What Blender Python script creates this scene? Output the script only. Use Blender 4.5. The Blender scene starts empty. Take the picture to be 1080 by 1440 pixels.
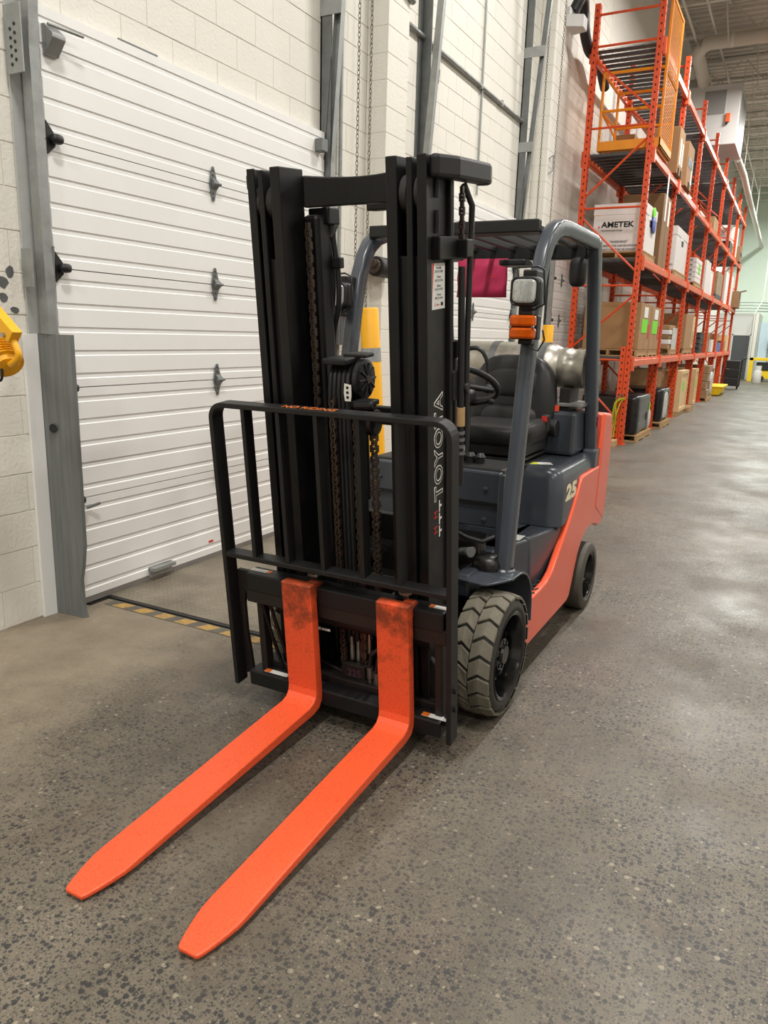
import bpy, math, random
from mathutils import Matrix, Vector
random.seed(7)
SC = bpy.context.scene
COL = SC.collection

# ------------------------------------------------------------------ camera
CAM_H = 1.6
F_PX = 1068.0
def _n(v): return v.normalized()
_Y = _n(Vector((1124-540, 487-720, F_PX)))
_d = Vector((408-540, 5270-720, F_PX))
_Z = -_n(_d - _Y*_d.dot(_Y))
_X = _Y.cross(_Z)
cam_d = bpy.data.cameras.new('camera')
cam = bpy.data.objects.new('camera', cam_d)
COL.objects.link(cam)
right = Vector((_X[0], _Y[0], _Z[0])); down = Vector((_X[1], _Y[1], _Z[1])); fwd = Vector((_X[2], _Y[2], _Z[2]))
m = Matrix.Identity(4)
for i in range(3):
    m[i][0] = right[i]; m[i][1] = -down[i]; m[i][2] = -fwd[i]
m[2][3] = CAM_H
cam.matrix_world = m
cam_d.sensor_fit = 'HORIZONTAL'; cam_d.sensor_width = 36.0
cam_d.lens = F_PX/1080*36.0
cam_d.clip_start = 0.05; cam_d.clip_end = 200
SC.camera = cam

# ------------------------------------------------------------------ world, exposure, main lights
SC.view_settings.view_transform = 'Standard'
SC.view_settings.look = 'None'
SC.view_settings.gamma = 1.0
SC.view_settings.use_curve_mapping = False
SC.view_settings.exposure = 0.0
w = bpy.data.worlds.new('world'); SC.world = w; w.use_nodes = True
w.node_tree.nodes['Background'].inputs[0].default_value = (1, .97, .92, 1)
w.node_tree.nodes['Background'].inputs[1].default_value = 0.25
LAMP_SPOTS = [(-0.6, -4.5), (-0.6, 1.0), (-0.6, 7.5), (-0.6, 14), (-0.6, 20.5), (-0.6, 27), (-0.6, 33.5), (-0.6, 39.0),
              (5.2, -4.5), (5.2, 1.0), (5.2, 7.5), (5.2, 14), (5.2, 20.5), (5.2, 27), (5.2, 33.5)]
LAMP_Z = 7.75
for lx, ly in LAMP_SPOTS:
    l = bpy.data.lights.new('high_bay_light', 'AREA'); l.shape = 'RECTANGLE'; l.size = 0.5; l.size_y = 1.25
    l.energy = 300 if lx < 3 else 220
    if ly > 24: l.energy *= 1.45
    l.color = (1.0, 0.97, 0.915) if ly < 30 else (.93, 1.0, .95)
    lo = bpy.data.objects.new('high_bay_light', l); COL.objects.link(lo); lo.location = (lx, ly, LAMP_Z-.085)

# ------------------------------------------------------------------ helpers
def lin(c):
    c = c/255.0
    return c/12.92 if c <= .04045 else ((c+.055)/1.055)**2.4
def rgb(r, g, b): return (lin(r), lin(g), lin(b), 1)

MATS = {}
def pbr(name, col, rough=.5, metal=0.0, var=.0, vscale=8, bump=0.0, bscale=60, spec=.5, dark=None, rvar=0.0, coat=0, stretch=None):
    mt = bpy.data.materials.new(name); mt.use_nodes = True
    nt = mt.node_tree; b = nt.nodes['Principled BSDF']
    b.inputs['Roughness'].default_value = rough; b.inputs['Metallic'].default_value = metal
    b.inputs['Specular IOR Level'].default_value = spec
    if coat: b.inputs['Coat Weight'].default_value = coat; b.inputs['Coat Roughness'].default_value = .12
    c = rgb(*col); b.inputs['Base Color'].default_value = c
    tc = nt.nodes.new('ShaderNodeTexCoord')
    if var or dark or rvar:
        no = nt.nodes.new('ShaderNodeTexNoise'); no.inputs['Scale'].default_value = vscale; no.inputs['Detail'].default_value = 6
        no.inputs['Roughness'].default_value = .65
        if stretch:
            mp = nt.nodes.new('ShaderNodeMapping'); mp.inputs['Scale'].default_value = stretch
            nt.links.new(tc.outputs['Object'], mp.inputs['Vector']); nt.links.new(mp.outputs['Vector'], no.inputs['Vector'])
        else: nt.links.new(tc.outputs['Object'], no.inputs['Vector'])
        if var or dark:
            ra = nt.nodes.new('ShaderNodeValToRGB')
            ra.color_ramp.elements[0].position = .3; ra.color_ramp.elements[1].position = .7
            d = rgb(*dark) if dark else tuple(x*(1-var) for x in c[:3])+(1,)
            ra.color_ramp.elements[0].color = d
            ra.color_ramp.elements[1].color = c if dark else tuple(min(1, x*(1+var)) for x in c[:3])+(1,)
            nt.links.new(no.outputs['Fac'], ra.inputs['Fac']); nt.links.new(ra.outputs['Color'], b.inputs['Base Color'])
        if rvar:
            mr = nt.nodes.new('ShaderNodeMapRange'); mr.inputs[1].default_value = .3; mr.inputs[2].default_value = .7
            mr.inputs[3].default_value = rough-rvar; mr.inputs[4].default_value = rough+rvar
            nt.links.new(no.outputs['Fac'], mr.inputs[0]); nt.links.new(mr.outputs[0], b.inputs['Roughness'])
    if bump:
        n2 = nt.nodes.new('ShaderNodeTexNoise'); n2.inputs['Scale'].default_value = bscale; n2.inputs['Detail'].default_value = 4
        nt.links.new(tc.outputs['Object'], n2.inputs['Vector'])
        bp = nt.nodes.new('ShaderNodeBump'); bp.inputs['Strength'].default_value = bump; bp.inputs['Distance'].default_value = .01
        nt.links.new(n2.outputs['Fac'], bp.inputs['Height']); nt.links.new(bp.outputs['Normal'], b.inputs['Normal'])
    MATS[name] = mt
    return mt

class MB:
    def __init__(s): s.v = []; s.f = []
    def add(s, vs, fs):
        o = len(s.v); s.v += [tuple(x) for x in vs]; s.f += [tuple(i+o for i in f) for f in fs]; return s
    def box(s, x0, x1, y0, y1, z0, z1):
        return s.add([(x0,y0,z0),(x1,y0,z0),(x1,y1,z0),(x0,y1,z0),(x0,y0,z1),(x1,y0,z1),(x1,y1,z1),(x0,y1,z1)],
                     [(0,3,2,1),(4,5,6,7),(0,1,5,4),(1,2,6,5),(2,3,7,6),(3,0,4,7)])
    def m(s, u0, u1, v0, v1, w0, w1): return s.box(u0, u1, -v1, -v0, w0, w1)
    def hexa(s, p):   # 8 corner points like box order
        return s.add(p, [(0,3,2,1),(4,5,6,7),(0,1,5,4),(1,2,6,5),(2,3,7,6),(3,0,4,7)])
    def prism(s, poly, axis, a, b):
        n = len(poly)
        def P(p, t):
            return {'x': (t, p[0], p[1]), 'y': (p[0], t, p[1]), 'z': (p[0], p[1], t)}[axis]
        vs = [P(p, a) for p in poly]+[P(p, b) for p in poly]
        fs = [tuple(range(n))[::-1], tuple(range(n, 2*n))]+[(i, (i+1) % n, n+(i+1) % n, n+i) for i in range(n)]
        return s.add(vs, fs)
    def tube(s, path, r, n=8, closed=False, caps=True):
        path = [Vector(p) for p in path]; k = len(path); rr = r if isinstance(r, (list, tuple)) else [r]*k
        rings = []; up = None
        for i, p in enumerate(path):
            if closed: t = path[(i+1) % k]-path[i-1]
            else: t = path[min(i+1, k-1)]-path[max(i-1, 0)]
            t.normalize()
            if up is None:
                up = Vector((0,0,1)) if abs(t.z) < .9 else Vector((1,0,0))
            sd = t.cross(up)
            if sd.length < 1e-6: sd = t.orthogonal()
            sd.normalize(); up = sd.cross(t).normalized()
            rings.append([p+(sd*math.cos(a)+up*math.sin(a))*rr[i] for a in [2*math.pi*j/n for j in range(n)]])
        vs = [q for g in rings for q in g]; fs = []
        for i in range(k if closed else k-1):
            a = i*n; b = ((i+1) % k)*n
            for j in range(n): fs.append((a+j, b+j, b+(j+1) % n, a+(j+1) % n))
        if caps and not closed:
            fs.append(tuple(range(n))); fs.append(tuple(range((k-1)*n, k*n))[::-1])
        return s.add(vs, fs)
    def cyl(s, p0, p1, r, n=16): return s.tube([p0, p1], r, n)
    def sweep(s, path, prof, side=(1,0,0), closed=False):
        # path in a plane perpendicular to side; prof points (a along side, b along in-plane normal)
        path = [Vector(p) for p in path]; k = len(path); n = len(prof); sd = Vector(side); vs = []
        for i, p in enumerate(path):
            if closed: t0 = (path[i]-path[i-1]).normalized(); t1 = (path[(i+1) % k]-path[i]).normalized()
            else:
                t0 = (path[i]-path[i-1]).normalized() if i > 0 else None
                t1 = (path[i+1]-path[i]).normalized() if i < k-1 else None
                t0 = t0 or t1; t1 = t1 or t0
            t = (t0+t1).normalized(); nr = sd.cross(t).normalized(); c = max(.4, t.dot(t1))
            vs += [p+sd*a+nr*(b/c) for a, b in prof]
        fs = []
        for i in range(k if closed else k-1):
            a = i*n; b = ((i+1) % k)*n
            for j in range(n): fs.append((a+j, a+(j+1) % n, b+(j+1) % n, b+j))
        if not closed: fs.append(tuple(range(n))[::-1]); fs.append(tuple(range((k-1)*n, k*n)))
        return s.add(vs, fs)
    def lathe(s, prof, o, axis='x', n=32, sgn=1):
        # prof: (t along axis, r)
        k = len(prof); vs = []
        for t, r in prof:
            for j in range(n):
                a = 2*math.pi*j/n; c, d = r*math.cos(a), r*math.sin(a)
                vs.append({'x': (o[0]+sgn*t, o[1]+c, o[2]+d), 'y': (o[0]+c, o[1]+sgn*t, o[2]+d), 'z': (o[0]+c, o[1]+d, o[2]+sgn*t)}[axis])
        fs = []
        for i in range(k-1):
            for j in range(n):
                q = (i*n+j, (i+1)*n+j, (i+1)*n+(j+1) % n, i*n+(j+1) % n)
                fs.append(q if sgn > 0 else q[::-1])
        return s.add(vs, fs)
    def superell(s, c, a, b, d, e=3.5, n=20, mod=None):
        vs = []; fs = []; k = n//2
        sg = lambda x, p: math.copysign(abs(x)**p, x)
        for i in range(k+1):
            ph = -math.pi/2+math.pi*i/k
            for j in range(n):
                th = 2*math.pi*j/n; p = 2/e
                x = sg(math.cos(ph), p)*sg(math.cos(th), p); y = sg(math.cos(ph), p)*sg(math.sin(th), p); z = sg(math.sin(ph), p)
                q = (x, y, z)
                if mod: q = mod(*q)
                vs.append((c[0]+a*q[0], c[1]+b*q[1], c[2]+d*q[2]))
        for i in range(k):
            for j in range(n): fs.append((i*n+j, i*n+(j+1) % n, (i+1)*n+(j+1) % n, (i+1)*n+j))
        return s.add(vs, fs)
    def mesh(s, name):
        me = bpy.data.meshes.new(name); me.from_pydata(s.v, [], s.f); me.validate(); me.update(); return me
    def build(s, name, mat, parent=None, M=None, bevel=0.0, smooth=None, seg=2, subsurf=0):
        me = s.mesh(name)
        return mkobj(name, me, mat, parent, M, bevel, smooth, seg, subsurf)

def mkobj(name, me, mat, parent=None, M=None, bevel=0.0, smooth=None, seg=2, subsurf=0):
    import bmesh
    bm = bmesh.new(); bm.from_mesh(me); bmesh.ops.remove_doubles(bm, verts=bm.verts, dist=1e-6)
    bmesh.ops.recalc_face_normals(bm, faces=bm.faces); bm.to_mesh(me); bm.free()
    if not me.materials: me.materials.append(MATS[mat])
    if smooth is not None:
        for p in me.polygons: p.use_smooth = True
        me.set_sharp_from_angle(angle=math.radians(smooth))
    o = bpy.data.objects.new(name, me); COL.objects.link(o)
    if parent: o.parent = parent
    if M is not None: o.matrix_basis = M
    if bevel:
        b = o.modifiers.new('bevel', 'BEVEL'); b.width = bevel; b.segments = seg; b.limit_method = 'ANGLE'; b.angle_limit = math.radians(40)
        b.harden_normals = False
    if subsurf:
        q = o.modifiers.new('subd', 'SUBSURF'); q.levels = subsurf; q.render_levels = subsurf
    return o
def share(o, parent, M, name=None):
    c = o.copy(); COL.objects.link(c); c.parent = parent; c.matrix_basis = M
    if name: c.name = name
    return c
def empty(name, loc=(0,0,0), rz=0):
    o = bpy.data.objects.new(name, None); COL.objects.link(o); o.location = loc; o.rotation_euler = (0,0,rz); o.empty_display_size = .1
    return o
def tag(o, label, cat, group=None):
    o['label'] = label; o['category'] = cat
    if group: o['group'] = group
    return o
def struct(o):
    o['kind'] = 'structure'; return o
def axes(o, x, y):
    x = Vector(x).normalized(); y = Vector(y).normalized(); z = x.cross(y)
    M = Matrix.Identity(4)
    for i in range(3): M[i][0] = x[i]; M[i][1] = y[i]; M[i][2] = z[i]; M[i][3] = o[i]
    return M
def text(name, s, size, mat, parent, M, align='CENTER', ext=.0004, offset=0.0, sx=1.0, shear=0.0, spacing=1.0):
    c = bpy.data.curves.new('t', 'FONT'); c.body = s; c.size = size; c.align_x = align; c.align_y = 'CENTER'
    c.extrude = ext; c.offset = offset; c.shear = shear; c.space_character = spacing; c.resolution_u = 3
    o = bpy.data.objects.new('t', c); COL.objects.link(o)
    bpy.context.view_layer.update()
    me = bpy.data.meshes.new_from_object(o.evaluated_get(bpy.context.evaluated_depsgraph_get()))
    bpy.data.objects.remove(o); bpy.data.curves.remove(c)
    if sx != 1.0:
        for v in me.vertices: v.co.x *= sx
    me.materials.clear(); me.materials.append(MATS[mat])
    r = bpy.data.objects.new(name, me); COL.objects.link(r); r.parent = parent; r.matrix_basis = M
    return r
def decal(name, w_, h_, mat, parent, M, t=.001):
    return MB().box(-w_/2, w_/2, -h_/2, h_/2, 0, t).build(name, mat, parent, M)
def spl(path, n=6):
    P = [Vector(p) for p in path]; P = [P[0]*2-P[1]]+P+[P[-1]*2-P[-2]]; out = []
    for i in range(1, len(P)-2):
        a, b, c, d = P[i-1:i+3]
        for k in range(n):
            t = k/n
            out.append(.5*((2*b)+(c-a)*t+(2*a-5*b+4*c-d)*t*t+(3*b-a-3*c+d)*t**3))
    return out+[P[-2]]
def arc(cx, cy, r, a0, a1, n):
    return [(cx+r*math.cos(math.radians(a0+(a1-a0)*i/n)), cy+r*math.sin(math.radians(a0+(a1-a0)*i/n))) for i in range(n+1)]
def rrect(a, b, r, n=3):
    P = []
    for cx, cy, s in ((a-r, b-r, 0), (-a+r, b-r, 90), (-a+r, -b+r, 180), (a-r, -b+r, 270)):
        P += arc(cx, cy, r, s, s+90, n)
    return P

# ------------------------------------------------------------------ materials
pbr('paint_wall', (225, 222, 213), .7, var=.03, vscale=1.2, bump=.35, bscale=45)
pbr('paint_wall_smooth', (222, 219, 211), .6, var=.03, vscale=2)
pbr('mortar', (206, 201, 190), .8)
pbr('wall_far_paint', (214, 226, 212), .7, var=.02, vscale=.5)
pbr('partition', (196, 195, 192), .7)
pbr('pale_blue', (205, 222, 232), .7)
pbr('door_white', (231, 231, 229), .42, var=.03, vscale=1.1, bump=.08, bscale=120)
pbr('galv_light', (186, 188, 186), .5, .2, var=.08, vscale=9)
pbr('galv', (152, 155, 154), .45, .55, var=.16, vscale=9, rvar=.1)
pbr('galv_dark', (112, 115, 115), .5, .5, var=.15, vscale=9)
pbr('guard_steel', (116, 120, 119), .5, .25, var=.22, vscale=14, bump=.1, bscale=20, stretch=(3, 3, .12))
pbr('rubber_seal', (40, 40, 40), .8)
pbr('seal_grey', (120, 116, 112), .7, var=.1)
pbr('black_hw', (22, 22, 24), .5)
pbr('yellow', (236, 172, 16), .45, var=.06, vscale=5)
pbr('yellow_cage', (226, 142, 22), .5, var=.1, vscale=5)
pbr('bright_yellow', (238, 200, 20), .5, var=.05)
pbr('tape_grey', (150, 154, 156), .45, .2, var=.12, vscale=30)
pbr('chain', (128, 124, 112), .4, .8)
pbr('rack_orange', (214, 74, 28), .42, var=.08, vscale=3)
pbr('rack_beam', (222, 98, 58), .38, var=.12, vscale=4)  # rack orange made paler and pinker: reflected light put into the beam colour
pbr('hole', (30, 14, 10), .9)
pbr('deck_grey', (74, 74, 76), .5, .3, var=.2, vscale=3)
pbr('wire', (105, 105, 104), .5, .5)
pbr('cardboard', (163, 126, 86), .8, var=.06, vscale=2.5)
pbr('cardboard_dark', (136, 103, 70), .8, var=.08, vscale=2.5)
pbr('kraft_tape', (178, 146, 104), .4)
pbr('carton_white', (222, 216, 212), .6, var=.03)
pbr('lime', (120, 220, 40), .6)
pbr('label_yellow', (214, 220, 30), .6)
pbr('label_white', (235, 235, 232), .55)
pbr('label_red', (200, 46, 36), .6)
pbr('label_pink', (226, 90, 120), .6)
pbr('blue_bag', (62, 72, 158), .35)
pbr('ink', (24, 22, 24), .7)
pbr('pallet_wood', (176, 143, 100), .8, var=.18, vscale=6)
pbr('plywood', (214, 184, 138), .7, var=.1, vscale=4)
pbr('wrap_black', (22, 22, 24), .25, var=.3, vscale=5, bump=.5, bscale=14)
pbr('wrap_clear', (196, 192, 186), .25, var=.25, vscale=9, bump=.6, bscale=20)
pbr('wrap_brown', (150, 122, 92), .35, var=.3, vscale=9, bump=.5, bscale=20)
pbr('ceiling', (205, 200, 191), .8, var=.05, vscale=1)
pbr('ceiling_steel', (214, 210, 201), .6)
pbr('duct', (196, 190, 178), .5)
pbr('heater_white', (196, 194, 192), .45)
pbr('heater_panel', (134, 134, 132), .5)
pbr('switch_orange', (222, 96, 40), .5)
pbr('door_dark', (70, 72, 76), .5)
# forklift
pbr('mast_black', (12, 12, 13), .42, var=.35, vscale=7, rvar=.08, spec=.35)
pbr('frame_black', (22, 22, 23), .5, var=.12, vscale=12, spec=.4)
pbr('grease', (20, 17, 15), .35, var=.4, vscale=14, bump=.4, bscale=40)
pbr('rust_black', (30, 25, 23), .55, var=.4, vscale=9)
pbr('chain_steel', (82, 70, 62), .38, .6, var=.4, vscale=40)
pbr('hose', (24, 24, 25), .5)
pbr('body_grey', (66, 71, 79), .27, var=.05, vscale=4, spec=.55)
pbr('body_orange', (232, 88, 52), .32, var=.03, vscale=3, coat=.3)
pbr('rubber_tread', (104, 99, 86), .8, var=.16, vscale=14, bump=.15, bscale=80)
pbr('rubber_side', (46, 44, 41), .6, var=.15, vscale=12)
pbr('rubber_rear', (70, 66, 58), .65, var=.15, vscale=12)
pbr('rim_black', (17, 17, 18), .18, rvar=.08, vscale=20)
pbr('vinyl', (28, 28, 29), .42, bump=.06, bscale=150)
pbr('plastic_black', (24, 24, 25), .45)
pbr('tank_alu', (178, 174, 164), .33, .75, var=.18, vscale=7, rvar=.1)
pbr('chrome', (170, 168, 160), .25, .9)
pbr('lens', (196, 198, 195), .08, .45, bump=.2, bscale=70)
pbr('amber', (196, 82, 8), .16, var=.22, vscale=25)
pbr('white_print', (232, 230, 224), .6)
pbr('cream_print', (236, 222, 190), .6)
pbr('red_print', (200, 48, 40), .6)
pbr('warn_orange', (228, 116, 36), .6)
pbr('magenta_paper', (186, 40, 84), .6, var=.1, vscale=9)
pbr('chalk', (92, 52, 78), .8)
pbr('tank_white', (212, 210, 205), .45)

def fork_material():
    mt = bpy.data.materials.new('fork_orange'); mt.use_nodes = True; nt = mt.node_tree; b = nt.nodes['Principled BSDF']
    tc = nt.nodes.new('ShaderNodeTexCoord'); L = nt.links.new
    # cellular orange-peel print on the blades
    vo = nt.nodes.new('ShaderNodeTexVoronoi'); vo.feature = 'DISTANCE_TO_EDGE'; vo.inputs['Scale'].default_value = 110
    L(tc.outputs['Object'], vo.inputs['Vector'])
    r1 = nt.nodes.new('ShaderNodeValToRGB'); r1.color_ramp.elements[0].position = .02; r1.color_ramp.elements[1].position = .12
    r1.color_ramp.elements[0].color = rgb(222, 80, 40); r1.color_ramp.elements[1].color = rgb(242, 94, 52)
    L(vo.outputs['Distance'], r1.inputs['Fac'])
    # grime on the worn shank (its own shape: along the shank height)
    no = nt.nodes.new('ShaderNodeTexNoise'); no.inputs['Scale'].default_value = 9; no.inputs['Detail'].default_value = 8; no.inputs['Roughness'].default_value = .7
    L(tc.outputs['Object'], no.inputs['Vector'])
    sx = nt.nodes.new('ShaderNodeSeparateXYZ'); L(tc.outputs['Object'], sx.inputs[0])
    mr = nt.nodes.new('ShaderNodeMapRange'); mr.inputs[1].default_value = -.05; mr.inputs[2].default_value = .42; mr.inputs[3].default_value = -.20; mr.inputs[4].default_value = .14
    L(sx.outputs['Z'], mr.inputs[0])
    ad = nt.nodes.new('ShaderNodeMath'); ad.operation = 'ADD'; L(no.outputs['Fac'], ad.inputs[0]); L(mr.outputs[0], ad.inputs[1])
    r2 = nt.nodes.new('ShaderNodeValToRGB'); r2.color_ramp.elements[0].position = .50; r2.color_ramp.elements[1].position = .68
    r2.color_ramp.elements[0].color = (0,0,0,1); r2.color_ramp.elements[1].color = (.8,.8,.8,1)
    L(ad.outputs[0], r2.inputs['Fac'])
    mx = nt.nodes.new('ShaderNodeMix'); mx.data_type = 'RGBA'
    L(r2.outputs['Color'], mx.inputs['Factor']); L(r1.outputs['Color'], mx.inputs[6]); mx.inputs[7].default_value = rgb(92, 48, 26)
    L(mx.outputs[2], b.inputs['Base Color']); b.inputs['Roughness'].default_value = .45
    bp = nt.nodes.new('ShaderNodeBump'); bp.inputs['Strength'].default_value = .35; bp.inputs['Distance'].default_value = .002
    L(vo.outputs['Distance'], bp.inputs['Height']); L(bp.outputs['Normal'], b.inputs['Normal'])
    MATS['fork_orange'] = mt
fork_material()

def floor_material():
    mt = bpy.data.materials.new('concrete'); mt.use_nodes = True; nt = mt.node_tree; b = nt.nodes['Principled BSDF']; L = nt.links.new
    tc = nt.nodes.new('ShaderNodeTexCoord'); N = nt.nodes.new
    def noise(scale, det=6, rough=.6, vec=None):
        n = N('ShaderNodeTexNoise'); n.inputs['Scale'].default_value = scale; n.inputs['Detail'].default_value = det; n.inputs['Roughness'].default_value = rough
        L(vec or tc.outputs['Object'], n.inputs['Vector']); return n
    def ramp(fac, p0, c0, p1, c1):
        r = N('ShaderNodeValToRGB'); r.color_ramp.elements[0].position = p0; r.color_ramp.elements[1].position = p1
        r.color_ramp.elements[0].color = c0; r.color_ramp.elements[1].color = c1; L(fac, r.inputs['Fac']); return r
    def mix(fac, a, c, bt='MIX'):
        x = N('ShaderNodeMix'); x.data_type = 'RGBA'; x.blend_type = bt
        if isinstance(fac, float): x.inputs['Factor'].default_value = fac
        else: L(fac, x.inputs['Factor'])
        for s, k in ((a, 6), (c, 7)):
            if isinstance(s, tuple): x.inputs[k].default_value = s
            else: L(s, x.inputs[k])
        return x.outputs[2]
    base = ramp(noise(.55, 8, .62).outputs['Fac'], .34, rgb(85, 78, 67), .68, rgb(119, 111, 97))
    fine = ramp(noise(9, 8, .7).outputs['Fac'], .3, (.82,.82,.82,1), .7, (1.12,1.12,1.12,1))
    c = mix(1.0, base.outputs['Color'], fine.outputs['Color'], 'MULTIPLY')
    # directional wear streaks along the aisle
    mp = N('ShaderNodeMapping'); mp.inputs['Scale'].default_value = (3.2, .22, 1); L(tc.outputs['Object'], mp.inputs['Vector'])
    st = ramp(noise(1.6, 7, .65, mp.outputs['Vector']).outputs['Fac'], .38, (.80,.79,.78,1), .62, (1.1,1.1,1.1,1))
    c = mix(.55, c, mix(1.0, c, st.outputs['Color'], 'MULTIPLY'))
    # exposed aggregate, only where the surface is ground
    expo = ramp(noise(.8, 4, .6).outputs['Fac'], .30, (.12,.12,.12,1), .55, (1,1,1,1))
    def specks(scale, thr, col, seed):
        m2 = N('ShaderNodeMapping'); m2.inputs['Location'].default_value = (seed, seed*1.7, 0); L(tc.outputs['Object'], m2.inputs['Vector'])
        wob = noise(scale*1.5, 2, .5, m2.outputs['Vector'])
        va = N('ShaderNodeVectorMath'); va.operation = 'MULTIPLY_ADD'; L(wob.outputs['Color'], va.inputs[0]); va.inputs[1].default_value = (.5/scale,)*3; L(m2.outputs['Vector'], va.inputs[2])
        v = N('ShaderNodeTexVoronoi'); v.inputs['Scale'].default_value = scale; v.voronoi_dimensions = '2D'; L(va.outputs[0], v.inputs['Vector'])
        sp = N('ShaderNodeSeparateColor'); L(v.outputs['Color'], sp.inputs[0])
        gt = N('ShaderNodeMath'); gt.operation = 'GREATER_THAN'; L(sp.outputs[0], gt.inputs[0]); gt.inputs[1].default_value = thr
        # random size
        sz = N('ShaderNodeMapRange'); L(sp.outputs[1], sz.inputs[0]); sz.inputs[3].default_value = .12; sz.inputs[4].default_value = .46
        lt = N('ShaderNodeMath'); lt.operation = 'LESS_THAN'; L(v.outputs['Distance'], lt.inputs[0]); L(sz.outputs[0], lt.inputs[1])
        mu = N('ShaderNodeMath'); mu.operation = 'MULTIPLY'; L(gt.outputs[0], mu.inputs[0]); L(lt.outputs[0], mu.inputs[1])
        return mu.outputs[0]
    def masked(s, k):
        mu = N('ShaderNodeMath'); mu.operation = 'MULTIPLY'; L(s, mu.inputs[0]); L(expo.outputs['Color'], mu.inputs[1])
        m3 = N('ShaderNodeMath'); m3.operation = 'MULTIPLY'; L(mu.outputs[0], m3.inputs[0]); m3.inputs[1].default_value = k
        return m3.outputs[0]
    blo = ramp(noise(2.3, 5, .6).outputs['Fac'], .52, (0,0,0,1), .72, (.45,.45,.45,1))
    c = mix(blo.outputs['Color'], c, rgb(96, 78, 66))
    c = mix(masked(specks(150, .40, None, 3.1), .75), c, rgb(52, 50, 47))
    c = mix(masked(specks(50, .50, None, 9.7), .9), c, rgb(42, 43, 45))
    c = mix(masked(specks(95, .62, None, 23.9), .85), c, rgb(46, 46, 47))
    c = mix(masked(specks(110, .86, None, 17.3), .5), c, rgb(140, 130, 112))
    c = mix(masked(specks(55, .965, None, 5.3), .6), c, rgb(166, 156, 136))
    # unground, paler concrete strip along the dock doors, ragged edge
    sxy = N('ShaderNodeSeparateXYZ'); L(tc.outputs['Object'], sxy.inputs[0])
    wn = N('ShaderNodeMath'); wn.operation = 'MULTIPLY_ADD'; L(noise(1.3, 5, .6).outputs['Fac'], wn.inputs[0]); wn.inputs[1].default_value = -1.8; L(sxy.outputs['X'], wn.inputs[2])
    mk = N('ShaderNodeMapRange'); L(wn.outputs[0], mk.inputs[0]); mk.inputs[1].default_value = -3.1; mk.inputs[2].default_value = -3.7; mk.inputs[3].default_value = 0.0; mk.inputs[4].default_value = .8
    pale = ramp(noise(3.5, 8, .7).outputs['Fac'], .3, rgb(118, 107, 90), .7, rgb(152, 139, 119))
    c = mix(mk.outputs[0], c, pale.outputs['Color'])
    L(c, b.inputs['Base Color'])
    rr = N('ShaderNodeMapRange'); L(noise(1.7, 6, .65).outputs['Fac'], rr.inputs[0]); rr.inputs[1].default_value = .3; rr.inputs[2].default_value = .7; rr.inputs[3].default_value = .36; rr.inputs[4].default_value = .62
    L(rr.outputs[0], b.inputs['Roughness']); b.inputs['Specular IOR Level'].default_value = .5
    bp = N('ShaderNodeBump'); bp.inputs['Strength'].default_value = .22; bp.inputs['Distance'].default_value = .004
    L(noise(38, 6, .65).outputs['Fac'], bp.inputs['Height']); L(bp.outputs['Normal'], b.inputs['Normal'])
    MATS['concrete'] = mt
floor_material()

def diamond_material():
    mt = bpy.data.materials.new('diamond_plate'); mt.use_nodes = True; nt = mt.node_tree; b = nt.nodes['Principled BSDF']; L = nt.links.new; N = nt.nodes.new
    tc = N('ShaderNodeTexCoord'); mp = N('ShaderNodeMapping'); mp.inputs['Rotation'].default_value = (0, 0, math.radians(45)); L(tc.outputs['Object'], mp.inputs['Vector'])
    sx = N('ShaderNodeSeparateXYZ'); L(mp.outputs['Vector'], sx.inputs[0])
    def M(op, a, c):
        m_ = N('ShaderNodeMath'); m_.operation = op
        for i, q in enumerate((a, c)):
            if q is None: continue
            if isinstance(q, (int, float)): m_.inputs[i].default_value = q
            else: L(q, m_.inputs[i])
        return m_.outputs[0]
    k = 2*math.pi/.05
    s1 = M('SINE', M('MULTIPLY', sx.outputs['X'], k), None); s2 = M('SINE', M('MULTIPLY', sx.outputs['Y'], k), None)
    h = M('MAXIMUM', M('MULTIPLY', s1, s2), 0.0)
    no = N('ShaderNodeTexNoise'); no.inputs['Scale'].default_value = 3; no.inputs['Detail'].default_value = 7; L(tc.outputs['Object'], no.inputs['Vector'])
    r = N('ShaderNodeValToRGB'); r.color_ramp.elements[0].position = .3; r.color_ramp.elements[1].position = .7
    r.color_ramp.elements[0].color = rgb(112, 104, 90); r.color_ramp.elements[1].color = rgb(150, 141, 124); L(no.outputs['Fac'], r.inputs['Fac'])
    L(r.outputs['Color'], b.inputs['Base Color']); b.inputs['Roughness'].default_value = .45; b.inputs['Metallic'].default_value = .35
    bp = N('ShaderNodeBump'); bp.inputs['Strength'].default_value = .8; bp.inputs['Distance'].default_value = .004
    L(h, bp.inputs['Height']); L(bp.outputs['Normal'], b.inputs['Normal'])
    MATS['diamond_plate'] = mt
diamond_material()
# ================================================================== STRUCTURE
WX = -3.55          # face of the block wall
floor = struct(MB().box(-9, 11, -9, 45, -.3, 0).build('floor', 'concrete'))
wall = struct(MB().box(-3.85, WX-.003, -9, 45, 0, 9.3).build('wall_left', 'mortar'))
struct(MB().box(10.7, 11, -9, 45, 0, 9.3).build('wall_right', 'paint_wall_smooth'))
struct(MB().box(-3.85, 11, -9.3, -9, 0, 9.3).build('wall_rear', 'paint_wall_smooth'))
wfar = struct(MB().box(-3.85, 11, 44, 44.3, 0, 9.3).build('wall_far', 'wall_far_paint'))

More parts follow.
